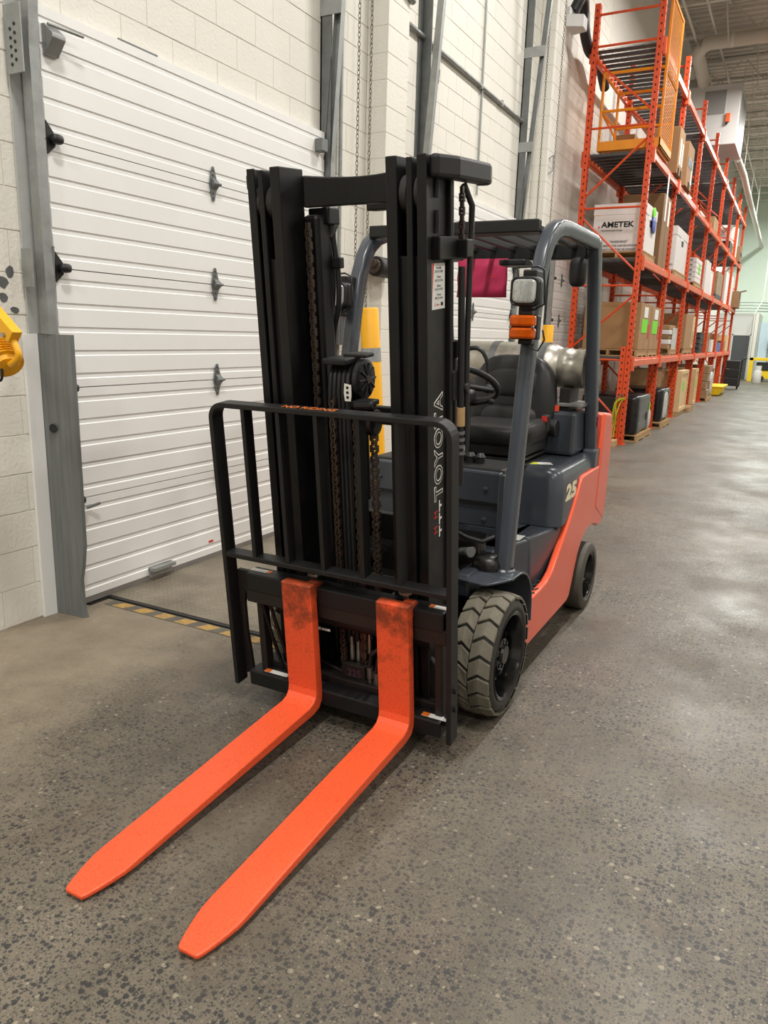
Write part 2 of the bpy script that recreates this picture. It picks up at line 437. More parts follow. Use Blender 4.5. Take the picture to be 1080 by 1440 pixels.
DOORS = [(2.90, 5.46, 3.14), (7.28, 10.16, 3.14), (11.95, 14.75, 3.14)]
PIL = [(6.20, 6.58), (10.80, 11.20)]
def in_frame(p):
    q = Vector(p)-Vector((0, 0, CAM_H)); zc = q.dot(fwd)
    if zc < .1: return None
    x = 540+F_PX*q.dot(right)/zc; y = 720+F_PX*q.dot(down)/zc
    return (x, y, zc) if (-40 < x < 1120 and -40 < y < 1480) else None
CH, CLN, GAP = .205, .405, .004
cells = []
for r in range(44):
    z0 = r*CH+.005; off = 0 if r % 2 else CLN/2
    y = -.6+off
    while y < 14.5:
        segs = [(y, y+CLN-GAP)]
        for d0, d1, dz in DOORS:
            if z0+.1 < dz:
                ns = []
                for a, b in segs:
                    if b <= d0 or a >= d1: ns.append((a, b))
                    else:
                        if a < d0-.03: ns.append((a, d0-GAP))
                        if b > d1+.03: ns.append((d1+GAP, b))
                segs = ns
        for a, b in segs:
            if b-a > .04: cells.append((a, b, z0, z0+CH-GAP))
        y += CLN
vis = []
for c_ in cells:
    p = in_frame((WX, (c_[0]+c_[1])/2, (c_[2]+c_[3])/2))
    if p:
        # hidden by the truck and rack: skip from the singled-out ones
        x, yy, zc = p
        hid = (365 < x < 640 and yy > 240) or x > 800 or (640 <= x < 850 and yy > 330)
        vis.append(((c_[1]-c_[0])/zc**2 * (0 if hid else 1), c_))
vis.sort(key=lambda t: -t[0])
single = {id(t[1]) for t in vis[:290]}
bmeshes = {}
rest = MB()
def block_mb(L_, mb=None, o=(0, 0, 0)):
    h = CH-GAP; e = .002; d = .006; x0, y0, z0 = o
    mb = mb or MB()
    vs = [(x0-d, y0, z0), (x0-d, y0+L_, z0), (x0-d, y0+L_, z0+h), (x0-d, y0, z0+h),
          (x0, y0+e, z0+e), (x0, y0+L_-e, z0+e), (x0, y0+L_-e, z0+h-e), (x0, y0+e, z0+h-e)]
    return mb.add(vs, [(4, 5, 6, 7), (0, 1, 5, 4), (1, 2, 6, 5), (2, 3, 7, 6), (3, 0, 4, 7)])
for c_ in cells:
    L_ = round(c_[1]-c_[0], 3)
    jit = random.uniform(-.0012, .0012)
    if id(c_) in single:
        if L_ not in bmeshes:
            o = block_mb(L_).build('block', 'paint_wall', wall); bmeshes[L_] = o
            o.location = (WX+jit, c_[0], c_[2])
        else:
            share(bmeshes[L_], wall, Matrix.Translation((WX+jit, c_[0], c_[2])))
    else:
        block_mb(L_, rest, (WX+jit, c_[0], c_[2]))
ro = rest.build('blockwork', 'paint_wall', wall); ro['kind'] = 'stuff'
# far run of the wall, too far to tell the blocks apart
MB().box(WX-.006, WX, 14.6, 44, 0, 9.3).build('wall_paint', 'paint_wall_smooth', wall)
# pilasters, built up of blocks
for i, (a, b) in enumerate(PIL):
    px = WX+.2
    pil = struct(MB().box(WX+.002, px-.003, a+.003, b-.003, 0, 9.1).build('trim_%d' % (i+1), 'mortar'))
    first = None
    for r in range(44):
        if first is None:
            first = MB().box(WX+.002, px, a, b, .002, CH-.002).build('block', 'paint_wall', pil, None, .002, None, 1)
        else: share(first, pil, Matrix.Translation((0, 0, r*CH)))

# bare patches where anchors were pulled out of the wall, left of the dock door
for k, (yy, zz, a_, b_) in enumerate(((2.629, 1.852, .022, .032), (2.588, 1.798, .03, .03), (2.581, 1.726, .025, .028), (2.644, 1.666, .026, .018))):
    pts = []
    for j in range(9):
        t = 2*math.pi*j/9; q = random.uniform(.75, 1.15); pts.append((yy+a_*q*math.cos(t), zz+b_*q*math.sin(t)))
    MB().prism(pts, 'x', WX-.002, WX+.003).build('bare_patch', 'galv_dark', wall)

# ---- sectional dock doors
def rib_profile(z0, z1, x):
    P = [(x, z0)]; n = 5; p = (z1-z0)/n
    for i in range(n):
        c = z0+p*(i+.5)
        P += [(x, c-.018), (x-.005, c-.0125), (x-.005, c+.0115), (x, c+.014)]
    P += [(x, z1)]
    return P
def make_door(n, y0, y1, hinges, x=-3.495):
    e = struct(empty('door_%d' % n, (x, (y0+y1)/2, 0)))
    hw = (y1-y0)/2; seams = [.045, .64, 1.265, 1.89, 2.515, 3.125]
    for i in range(5):
        prof = rib_profile(seams[i]+.002, seams[i+1]-.003, 0)
        prof = prof + [(-.045, seams[i+1]-.003), (-.045, seams[i]+.002)]
        MB().prism([(p[0], p[1]) for p in prof], 'y', -hw, hw).build('door_section', 'door_white', e)
    MB().box(-.04, .004, -hw, hw, .012, .047).build('bottom_seal', 'seal_grey', e)
    MB().tube([(-.012, -hw, .012), (-.012, hw, .012)], .012, 8).build('seal_tube', 'rubber_seal', e)
    h0 = None
    for hy in hinges:
        for s in seams[1:5]:
            M = Matrix.Translation((.004, hy-(y0+y1)/2, s)) 
            if h0 is None:
                mb = MB().prism([(-.008, -.105), (.008, -.105), (.022, -.06), (.044, 0), (.022, .06), (.008, .105), (-.008, .105), (-.022, .06), (-.036, 0), (-.022, -.06)], 'x', 0, .006)
                mb.prism([(.004, -.035), (.036, -.006), (.036, .006), (.004, .035)], 'y', -.018, .03)
                mb.cyl((.032, -.03, 0), (.032, .042, 0), .009, 8)
                for dz in (-.085, -.055, .055, .085): mb.cyl((.004, 0, dz), (.012, 0, dz), .007, 6)
                h0 = mb.build('hinge', 'galv_dark', e, M)
            else: share(h0, e, M)
    r0 = None
    for sgn, yy in ((1, -hw-.005), (-1, hw+.005)):
        for s in seams[1:5]:
            M = Matrix.Translation((.004, yy, s)) @ Matrix.Scale(sgn, 4, (0, 1, 0))
            if r0 is None:
                mb = MB().prism([(0, -.075), (.05, -.03), (.055, .02), (.03, .05), (0, .085)], 'x', 0, .006)
                mb.superell((.03, .04, 0), .026, .035, .024, 3, 12)
                r0 = mb.build('roller_bracket', 'black_hw', e, M, 0, 50)
            else: share(r0, e, M)
    return e
d1 = make_door(1, 2.86, 5.46, (4.12,))
MB().box(.0, .05, 3.42-4.16, 3.62-4.16, .075, .10).build('lift_handle', 'galv', d1, None, .003)
MB().box(.0, .012, 3.42-4.16, 3.62-4.16, .03, .10).build('handle_plate', 'galv', d1, None, .002)
MB().tube([(.01, -1.2, .58), (.04, -1.13, .60)], .008, 8).build('bolt_rod', 'galv_dark', d1)
MB().box(0, .003, 4.0-4.16, 4.045-4.16, .13, .145).build('maker_label', 'label_red', d1)
# top corner bracket with roller stem
MB().prism([(.0, 2.90), (.0, 3.04), (.02, 3.04), (.08, 2.99), (.08, 2.97), (.02, 2.90)], 'y', -1.29, -1.21).tube([(.05, -1.29, 3.03), (.07, -1.09, 3.03)], .009, 8).build('top_bracket', 'galv', d1, None, .004)
MB().box(.0, .07, 1.16, 1.24, 2.96, 3.05).build('top_bracket', 'galv_dark', d1, None, .004)
make_door(2, 7.30, 10.14, (8.76,))
make_door(3, 11.97, 14.73, (12.5, 13.4))
# worn stripe on the lintel
MB().box(WX, WX+.004, 3.42, 3.72, 3.13, 3.155).build('lintel_mark', 'galv_dark', wall)

# ---- door tracks: wall angle, leaning track channel, tie plates
def track(y, side, label, ztop=8.4, z0=1.5):
    e = empty('door_track', (WX+.004, y, 0))
    s = side
    a = MB().box(.0, .012, -.05*s, .05*s, z0, ztop).box(.0, .10, .04*s, .05*s, z0, ztop)
    a.build('wall_angle', 'galv_light' if y < 3 else 'galv_dark', e)
    def X(z): return .075+.072*max(0, z-2.9)
    def chan(z1, z2, sh):
        mb = MB()
        prof = [(0, -.032), (.055, -.032), (.055, -.028), (.004, -.028), (.004, .028), (.055, .028), (.055, .032), (0, .032)]
        vs = []
        for z in (z1, z2):
            for d, o in prof: vs.append((X(z)+o+sh, (.055-d)*s*-1+.05*s, z))
        n = len(prof)
        mb.add(vs, [(i, (i+1) % n, n+(i+1) % n, n+i) for i in range(n)]+[tuple(range(n))[::-1], tuple(range(n, 2*n))])
        return mb
    chan(z0, 2.9, 0).build('track_channel', 'galv', e)
    chan(2.9, ztop, 0).build('track_channel', 'galv', e)
    k = 0
    for z in (1.93, 4.0, 5.1, 6.2, 7.2):
        if z > ztop: continue
        mb = MB().add([(0.0, .052*s, z-.06), (X(z)+.03, .052*s, z-.06), (X(z)+.04, .052*s, z+.06), (0.0, .052*s, z+.06),
                       (0.0, .058*s, z-.06), (X(z)+.03, .058*s, z-.06), (X(z)+.04, .058*s, z+.06), (0.0, .058*s, z+.06)],
                      [(0, 1, 2, 3), (7, 6, 5, 4), (0, 4, 5, 1), (1, 5, 6, 2), (2, 6, 7, 3), (3, 7, 4, 0)])
        mb.build('tie_plate', 'galv', e)
    tag(e, label, 'door track')
    return e
t1 = track(2.755, 1, 'galvanised steel door track above the grey corner guard at far left', 8.4, 1.552)
MB().box(.02, .14, -.07, -.062, 2.76, 3.06).build('punched_plate', 'galv', t1, None, .003)
for i in range(5):
    for j in (0, 1): MB().prism(arc(.065+.03*j, 2.80+.038*i+.018*j, .008, 0, 330, 8), 'y', -.0725, -.0702).build('slot', 'black_hw', t1)
MB().box(.02, .10, -.07, -.064, 1.78, 1.97).build('splice_plate', 'galv', t1, None, .003)
track(5.52, -1, 'galvanised door track at the right end of the nearest dock door')
track(7.20, 1, 'galvanised leaning door track just beyond the white wall pilaster')
track(10.24, -1, 'galvanised leaning door track beside the hanging hoist chains near rack')
track(11.85, 1, 'galvanised door track partly hidden by the end rack post', 3.3)

# ---- corner guard at the foot of the nearest track
g = empty('track_guard', (-3.53, 2.72, 0))
pts = [(-3.545, 2.68), (-3.545, 2.750), (-3.335, 2.772), (-3.318, 2.78), (-3.314, 2.80), (-3.322, 2.80), (-3.326, 2.789), (-3.338, 2.781), (-3.5455, 2.758), (-3.5478, 2.68)]
zs_ = [0.0, .08, .22, .30, .42, .8, 1.55]
mb = MB(); n = len(pts); vs = []
for z in zs_:
    for i, (x, y) in enumerate(pts):
        dent = 0
        if i in (2, 3, 4, 5, 6, 7): dent = {.22: -.03, .08: -.028, .30: -.015, 0.0: -.012}.get(z, 0)
        vs.append((x+dent+3.53, y-2.72+dent*.3, z))
fs = []
for k in range(len(zs_)-1):
    for i in range(n): fs.append((k*n+i, k*n+(i+1) % n, (k+1)*n+(i+1) % n, (k+1)*n+i))
fs += [tuple(range(n))[::-1], tuple(range((len(zs_)-1)*n, len(zs_)*n))]
mb.add(vs, fs).build('guard_plate', 'guard_steel', g, None, 0, 35)
MB().box(-.018, .002, -.055, .030, .0, 1.55).build('painted_flange', 'door_white', g, None, .002)
MB().prism(arc(0, 0, .024, 0, 337, 14), 'y', -.004, .0).build('bolt_hole', 'black_hw', g, Matrix.Translation((.075, .028, 1.06)) @ Matrix.Rotation(.17, 4, 'Z'))
tag(g, 'dented grey steel corner guard standing at the foot of the nearest door track', 'guard')

# ---- dock leveller plate with warning stripes
dl = struct(MB().box(-3.52, -1.6, 3.10, 5.2, .0, .012).build('floor_dock_plate', 'diamond_plate'))
MB().box(-3.52, -1.6, 3.072, 3.100, .0, .010).build('edge_gap', 'black_hw', dl)
MB().box(-3.53, -3.47, 2.93, 5.3, 0, .006).build('threshold', 'black_hw', dl)
pbr('stripe_black', (92, 87, 78), .8, var=.2, vscale=12)
pbr('stripe_yellow', (196, 152, 66), .8, dark=(120, 108, 84), vscale=22)
MB().box(-3.42, -1.9, 2.985, 3.068, .0005, .002).build('stripe_band', 'stripe_black', dl)
for i in range(10):
    x = -3.36+.16*i; j = lambda: random.uniform(-.008, .008)
    MB().add([(x+j(), 2.990, .0026), (x+.085+j(), 2.990, .0026), (x+.03+.085+j(), 3.060+j()*.4, .0026), (x+.03+j(), 3.060+j()*.4, .0026),
              (x, 2.990, .0015), (x+.085, 2.990, .0015), (x+.115, 3.06, .0015), (x+.03, 3.06, .0015)],
             [(0, 1, 2, 3), (7, 6, 5, 4), (0, 4, 5, 1), (1, 5, 6, 2), (2, 6, 7, 3), (3, 7, 4, 0)]).build('yellow_stripe', 'stripe_yellow', dl)

# ---- conduits and hoist chains on the wall
def conduit(name, path, r, label, mat='galv', cat='conduit', clips=()):
    o = MB().tube(path, r, 8).build(name, mat, None, None, 0, 60)
    for i, c_ in enumerate(clips):
        MB().box(c_[0]-.02, c_[0]+.03, c_[1]-.02, c_[1]+.02, c_[2]-.03, c_[2]+.03).build('clip', 'galv', o)
    return tag(o, label, cat)
conduit('conduit', [(-3.52, 6.6, 4.36), (-3.52, 7.18, 4.35), (-3.52, 8.7, 4.33), (-3.52, 10.2, 4.31)], .022, 'horizontal grey conduit run along the upper block wall', clips=((-3.53, 8.72, 4.33), (-3.53, 9.4, 4.325)))
conduit('conduit', [(-3.53, 8.79, 3.2), (-3.53, 8.79, 6.5)], .012, 'thin vertical conduit crossing the horizontal run above second dock door')
conduit('conduit', [(-3.52, 5.74, 1.2), (-3.52, 5.74, 7.5)], .016, 'thin vertical grey conduit beside the nearest hoist chains')
conduit('conduit', [(-3.34, 6.3, 6.2), (-3.34, 6.3, 4.55), (-3.33, 6.42, 4.45), (-3.33, 6.60, 4.4)], .03, 'bent grey conduit on the face of the white pilaster')
conduit('conduit', [(-3.34, 10.9, 4.0), (-3.30, 10.95, 4.05), (-3.30, 10.95, 3.85), (-3.36, 10.9, 3.8)], .012, 'small bent conduit loop on the second pilaster')
def hoist_chain(y, z0, z1, label, x=-3.42, sag=0.0):
    mb = MB(); pitch = .034; k = 0; z = z0
    while z < z1:
        ln, wd, t = .021, .011, .0035
        pth = []
        for a in range(8):
            th = 2*math.pi*a/8; p = (wd*math.cos(th), ln*math.sin(th))
            pth.append((x+(p[0] if k % 2 else 0), y+(0 if k % 2 else p[0]), z+p[1]))
        mb.tube(pth, t, 4, closed=True); z += pitch; k += 1
    return tag(mb.build('hoist_chain', 'chain', None, None, 0, 60), label, 'chain')
hoist_chain(5.84, 1.3, 7.4, 'left strand of galvanised hoist chain between nearest door and pilaster')
hoist_chain(6.04, 1.35, 7.4, 'right strand of galvanised hoist chain beside the white pilaster')
hoist_chain(10.62, 2.2, 7.4, 'left strand of thin hoist chain beyond the second dock door', -3.38)
hoist_chain(11.0, 2.4, 7.4, 'right strand of thin hoist chain close to the orange rack', -3.30)
# chain hoist drum seen through the overhead guard
e = empty('chain_hoist_drum', (-3.32, 6.02, 2.17))
MB().cyl((0, .0, 0), (0, .24, 0), .085, 20).build('drum', 'rust_black', e, None, .008, 40)
MB().cyl((0, -.03, 0), (0, .0, 0), .06, 12).cyl((0, -.05, .02), (0, -.02, .02), .035, 10).build('sprocket', 'chain_steel', e, None, .004)
MB().box(-.22, -.05, .06, .16, -.05, .05).build('wall_bracket', 'galv_dark', e, None, .004)
tag(e, 'dark chain hoist drum mounted low on the wall by the pilaster', 'chain hoist')
e = empty('control_box', (-3.52, 5.70, 1.66))
MB().box(-.03, .08, -.07, .12, -.16, .16).build('housing', 'galv_dark', e, None, .008)
MB().box(.08, .084, -.055, .105, -.145, .145).build('lid', 'door_dark', e, None, .002)
MB().cyl((.084, .02, .07), (.1, .02, .07), .014, 10).build('button', 'label_red', e)
tag(e, 'small dark grey control box on the wall behind the tall bollard', 'control box')
for (yy, zz, wd, hh, lab) in ((5.72, 1.9, .16, .13, 'white paper notice above the dark control box'), (5.72, 1.42, .16, .12, 'white paper notice below the dark control box')):
    o = MB().box(WX+.004, WX+.012, yy-wd/2, yy+wd/2, zz-hh/2, zz+hh/2).build('paper_notice', 'label_white'); tag(o, lab, 'notice')
    for i in range(3): MB().box(WX+.0121, WX+.0125, yy-wd*.38, yy+wd*(.38-.1*i), zz+hh*(.25-.2*i)-.006, zz+hh*(.25-.2*i)+.006).build('print_line', 'ink', o)
# white duct head and black flexible hose high on the wall by the rack
e = empty('exhaust_arm', (-3.48, 11.58, 5.93))
MB().box(-.05, .12, -.16, .08, -.06, .1).prism([(.08, -.2), (.3, -.1), (.3, .1), (.08, .16)], 'z', -.16, .0).build('housing', 'heater_white', e, None, .01)
p = [(.12, .02, .1), (.2, .06, .28), (.16, .3, .36), (.13, .5, .25), (.14, .6, .0), (.15, .9, -.15), (.15, 1.4, -.1), (.15, 2.0, -.35)]
MB().tube(spl(p), .075, 12).build('flexible_hose', 'black_hw', e, None, 0, 60)
tag(e, 'white exhaust head with black flexible hose high on wall by rack', 'exhaust arm')

# ---- bollards
def bollard(x, y, h_, label, band=True):
    e = empty('bollard', (x, y, 0))
    MB().lathe([(0, .078), (h_-.012, .078), (h_-.003, .072), (h_, .06), (h_, 0.0)], (0, 0, 0), 'z', 28).build('post', 'yellow', e, None, 0, 50)
    MB().lathe([(0, .13), (.012, .13), (.014, .08)], (0, 0, 0), 'z', 24).build('base_plate', 'yellow', e)
    if band:
        MB().lathe([(h_-.43, .0788), (h_-.43, .0805), (h_-.32, .0805), (h_-.32, .0788)], (0, 0, 0), 'z', 28).build('tape_band', 'tape_grey', e, None, 0, 50)
    return tag(e, label, 'bollard')
bo = bollard(-3.02, 5.66, 1.81, 'tall leaning yellow bollard with grey tape band seen through the mast')
bo.rotation_euler = (.036, -.064, 0)
bollard(-3.13, 10.72, 1.79, 'yellow bollard top seen behind the gas tank near rack', False)

# ---- yellow dock light at the left edge
e = empty('dock_light', (-3.0, 2.2, 1.5))
A = axes((-.25, 0, .27), (.285, 0, -.23), (0, 1, 0))
MB().box(-.36, .366, -.025, .025, -.03, .03).build('arm', 'yellow', e, A, .004)
MB().tube(spl([(.012, 0, .035), (.034, 0, .0), (.046, 0, -.03), (.03, 0, -.055), (-.012, 0, -.075)], 4), .015, 8).build('yoke', 'yellow', e, None, 0, 50)
MB().cyl((-.005, -.02, .05), (-.005, -.035, .05), .012, 6).build('yoke_bolt', 'chrome', e)
H = axes((-.03, 0, -.085), (-.72, .25, .55), (.2, .95, -.1))
MB().lathe([(0, 0), (0, .045), (.03, .062), (.12, .072), (.16, .085), (.17, .07)], (0, 0, 0), 'x', 24).build('lamp_head', 'yellow', e, H, 0, 40)
for i in range(6): MB().lathe([(.02+.016*i, .055), (.02+.016*i, .074), (.025+.016*i, .074), (.025+.016*i, .055)], (0, 0, 0), 'x', 24).build('cooling_fin', 'yellow', e, H)
MB().tube(spl([(-.075, -.02, -.06), (-.05, -.02, -.085), (-.045, -.02, -.12), (-.06, -.02, -.145), (-.10, -.02, -.15)], 5), .006, 8).build('cable', 'black_hw', e, None, 0, 60)
tag(e, 'yellow swing-arm dock light at the left edge beside the door', 'dock light')

# ---- ceiling: ribbed deck, open web joists, ducts, heater
DZ = 9.15
P = [(-9.2, DZ)]; y = -9.0
while y < 44.2:
    P += [(y, DZ), (y+.03, DZ+.06), (y+.15, DZ+.06), (y+.18, DZ)]; y += .3
P += [(44.3, DZ), (44.3, DZ+.2), (-9.2, DZ+.2)]
ceil = struct(MB().prism(P, 'x', -3.85, 11).build('ceiling', 'ceiling'))
jm = None; y = 3.5
while y < 43.5:
    M = Matrix.Translation((0, y, 0))
    if jm is None:
        mb = MB().box(-3.5, 10.6, -.05, .05, DZ-.06, DZ-.02).box(-3.5, 10.6, -.05, .05, DZ-.68, DZ-.63)
        x = -3.4; up = True
        while x < 10.2:
            a, b = (DZ-.05, DZ-.65) if up else (DZ-.65, DZ-.05)
            mb.tube([(x, 0, a), (x+.55, 0, b)], .016, 5); x += .55; up = not up
        jm = mb.build('joist', 'ceiling_steel', ceil, M)
    else: share(jm, ceil, M)
    y += 1.9
for x in (-2.6, 0.4, 3.6):
    MB().box(x-.02, x+.02, 3, 44, DZ-.70, DZ-.66).build('bridging_bar', 'ceiling_steel', ceil)
for x, z, r in ((-1.3, DZ-.85, .035), (1.2, DZ-.9, .05), (-3.0, DZ-.8, .03)):
    MB().tube([(x, 3, z), (x, 44, z)], r, 8).build('sprinkler_pipe', 'ceiling_steel', ceil, None, 0, 60)
for k in range(10):
    yy = 14.3+k*2.7; MB().tube([(-1.9-.25*(k % 3), yy, DZ-.05), (-1.75-.25*(k % 3), yy+.2, DZ-1.1-.2*(k % 2))], .02, 6).build('hanger_rod', 'ceiling_steel', ceil)
# heating unit
e = empty('heating_unit', (-2.75, 23.0, 6.44))
MB().box(-.75, .69, -1.0, .9, 0, 1.38).build('casing', 'heater_white', e, None, .012)
MB().box(-.14, .36, -1.012, -.998, .70, 1.25).build('grille_panel', 'heater_panel', e, None, .004)
MB().box(-.17, .39, -1.006, -.999, .67, 1.28).build('panel_frame', 'heater_white', e, None, .003)
MB().box(.40, .50, -1.06, -1.0, .50, .70).build('switch_box', 'switch_orange', e, None, .008)
MB().box(.41, .46, -1.07, -1.03, .44, .50).build('switch_handle', 'black_hw', e)
MB().box(.692, .70, -.7, .6, .15, 1.2).build('side_panel', 'heater_panel', e, None, .003)
MB().prism([(-1.0, 1.38), (.3, 1.38), (.1, 1.62), (-.8, 1.62)], 'x', -.75, -.25).build('duct_collar', 'heater_white', e)
for sx_ in (-.6, .6): MB().tube([(sx_, .3, 1.38), (sx_, .3, DZ-6.44-.6)], .012, 6).build('hanger', 'ceiling_steel', e)
tag(e, 'white heating unit hung above the orange rack', 'heating unit')
p = spl([(7, 20.2, 8.2), (1, 20.2, 8.2), (-2.4, 20.2, 8.2), (-2.78, 20.28, 8.18), (-2.95, 20.6, 8.12), (-2.95, 21.2, 8.02), (-2.95, 22.4, 7.84)], 5)
o = MB().tube(p, .145, 18).build('round_duct', 'duct', None, None, 0, 50)
for x in (-2.2, -1.2, .4): MB().lathe([(x-.03, .145), (x-.03, .155), (x+.03, .155), (x+.03, .145)], (0, 20.2, 8.2), 'x', 18).build('duct_band', 'ceiling_steel', o)
tag(o, 'pale round duct bending down into the heating unit', 'duct')
o = MB().tube([(-2.15, 24.1, 6.5), (-2.1, 26, 6.45), (-2.15, 30, 6.4), (-2.3, 43.9, 6.35)], .09, 14).build('round_duct', 'duct', None, None, 0, 50); tag(o, 'long pale round duct running beyond the heating unit', 'duct')
for yy in (26.5, 30.5, 34.5): MB().tube([(-2.15, yy, 6.5), (-2.15, yy, DZ-.6)], .01, 5).build('hanger', 'ceiling_steel', o)
# high bay lamp housings
lamp0 = None
places = {0: 'above the camera end', }
for i, (lx, ly) in enumerate(LAMP_SPOTS):
    e = empty('high_bay_lamp', (lx, ly, LAMP_Z))
    if lamp0 is None:
        lamp0 = [MB().box(-.28, .28, -.66, .66, -.05, .06).build('housing', 'heater_white', e, None, .01),
                 MB().box(-.012, .012, -.012, .012, .06, DZ-LAMP_Z-.6).build('stem', 'ceiling_steel', e)]
    else:
        for q in lamp0: share(q, e, Matrix.Identity(4))
    tag(e, 'white rectangular high bay lamp hung from the joists outside the view', 'lamp', 'high bay lamps')

# ---- far end: partition, door, pipes
part = struct(MB().box(-3.55, -1.86, 40.2, 44, 0, 3.02).build('wall_partition', 'partition'))
MB().box(-1.95, -1.82, 40.1, 44, 0, 3.05).build('corner_post', 'paint_wall_smooth', part)
d4 = struct(empty('door_4', (-2.45, 40.2, 0)))
MB().box(-.36, .36, -.04, -.01, 0.01, 2.02).build('door_leaf', 'door_dark', d4, None, .005)
MB().box(-.42, -.36, -.05, -.005, 0, 2.08).box(.36, .42, -.05, -.005, 0, 2.08).box(-.42, .42, -.05, -.005, 2.02, 2.08).build('door_frame', 'partition', d4)
MB().box(.25, .31, -.09, -.04, .98, 1.04).build('door_handle', 'chrome', d4)
struct(MB().box(-1.82, 1.5, 43.5, 43.9, 0, 2.7).build('wall_pale_panel', 'pale_blue'))
for i in range(4):
    o = MB().tube([(-3.4, 40.15, 3.12+.13*i), (-1.9, 40.15, 3.12+.13*i), (2.0, 43.9, 3.12+.13*i)], .022, 6).build('conduit', 'galv'); tag(o, ('lowest', 'second', 'third', 'topmost')[i]+' of four grey conduits along the far wall', 'conduit')
o = MB().tube([(-2.0, 40.0, .0), (-2.0, 40.0, 3.0), (-1.75, 40.1, 3.6), (-1.75, 40.1, 9)], .03, 8).build('drain_pipe', 'paint_wall_smooth'); tag(o, 'thin pale pipe rising up the far wall beside dark door', 'pipe')
# ================================================================== FORKLIFT
FK = empty('forklift', (-1.46, 2.95, 0))
tag(FK, 'orange and dark grey forklift with black triple mast and lowered orange forks', 'forklift')
TILT = math.radians(6.5)
MM = Matrix.Translation((0, 0, .27)) @ Matrix.Rotation(TILT, 4, 'X')
def fb(mb, name, mat, bevel=0.0, smooth=None, parent=None, M=None, seg=2):
    return mb.build(name, mat, parent or FK, M, bevel, smooth, seg)
def mbld(mb, name, mat, bevel=0.0, smooth=None, seg=2): return mb.build(name, mat, FK, MM, bevel, smooth, seg)
def sub(mb, name, mat, par, bevel=0.0, smooth=None): return mb.build(name, mat, par, None, bevel, smooth)

# ---- mast rails
NOT = 1.64
for s in (-1, 1):
    def B(mb, a, b, v0, v1, w0, w1): return mb.m(min(s*a, s*b), max(s*a, s*b), v0, v1, w0, w1)
    mb = MB(); B(mb, .208, .249, .27, .42, -.02, 1.945)
    mbld(mb, 'inner_mast_rail', 'mast_black', .004)
    mb = MB(); B(mb, .281, .303, .25, .418, -.1, 1.938); B(mb, .247, .283, .25, .402, -.1, NOT); B(mb, .247, .283, .25, .29, NOT, 1.93)
    mbld(mb, 'middle_mast_rail', 'mast_black', .004)
    mb = MB(); B(mb, .333, .350, .24, .414, -.19, 1.945); B(mb, .301, .335, .23, .397, -.19, NOT); B(mb, .301, .335, .23, .28, NOT, 1.94)
    B(mb, .345, .366, .225, .25, -.19, 1.935); B(mb, .318, .352, .405, .416, -.19, 1.945)
    mbld(mb, 'outer_mast_rail', 'mast_black', .004)
    for a, b in ((.251, .279), (.305, .331)):
        c = (s*a+s*b)/2
        mb = MB().lathe([(-.014, 0), (-.014, .05), (-.012, .062), (.012, .062), (.014, .05), (.014, 0)], (c, -.352, 1.83), 'x', 24)
        r = mbld(mb, 'mast_roller', 'rust_black', 0, 40)
    # lift cylinder behind the rails
    mb = MB().cyl((s*.315, -.155, -.1), (s*.315, -.155, 1.3), .034, 16).cyl((s*.315, -.155, 1.3), (s*.315, -.155, 1.88), .020, 14)
    mb.lathe([(1.28, .0), (1.28, .043), (1.34, .043), (1.34, .0)], (s*.315, -.155, 0), 'z', 16)
    mbld(mb, 'lift_cylinder', 'mast_black', 0, 40)
    # rail foot lugs
    mb = MB().m(min(s*.33, s*.40), max(s*.33, s*.40), .02, .26, -.12, .1); mbld(mb, 'mast_mount', 'grease', .01)
    # side tie bracket and clamp
    mb = MB().m(min(s*.335, s*.375), max(s*.335, s*.375), .21, .36, 1.625, 1.70).m(min(s*.33, s*.41), max(s*.33, s*.41), .155, .21, 1.63, 1.69)
    mbld(mb, 'tie_bracket', 'mast_black', .004)
    mb = MB().m(min(s*.352, s*.372), max(s*.352, s*.372), .175, .235, 1.13, 1.24).cyl((s*.36, -.16, 1.17), (s*.40, -.16, 1.17), .02, 10)
    mbld(mb, 'cylinder_clamp', 'mast_black', .005)
# weld beads on the outer side of the right rail
for w0, w1 in ((1.82, 1.90), (1.71, 1.78)):
    mbld(MB().tube([(.351, -.34, w0), (.353, -.338, (w0+w1)/2), (.351, -.336, w1)], .010, 8), 'weld_bead', 'mast_black', 0, 60)
# top yoke of the cylinder reaching back
mb = MB().prism([(.352, -.40), (.352, .0), (.365, .06), (.395, .06), (.412, .0), (.412, -.28), (.385, -.40)], 'z', 1.875, 1.945)
mbld(mb, 'cylinder_yoke', 'frame_black', .012)
mbld(MB().prism(arc(.382, .0, .022, 0, 330, 12), 'z', 1.872, 1.8755), 'yoke_hole', 'black_hw')
mbld(MB().prism([(-.352, -.40), (-.352, .0), (-.37, .08), (-.40, .0), (-.37, -.40)], 'z', 1.875, 1.93), 'cylinder_yoke', 'frame_black', .012)
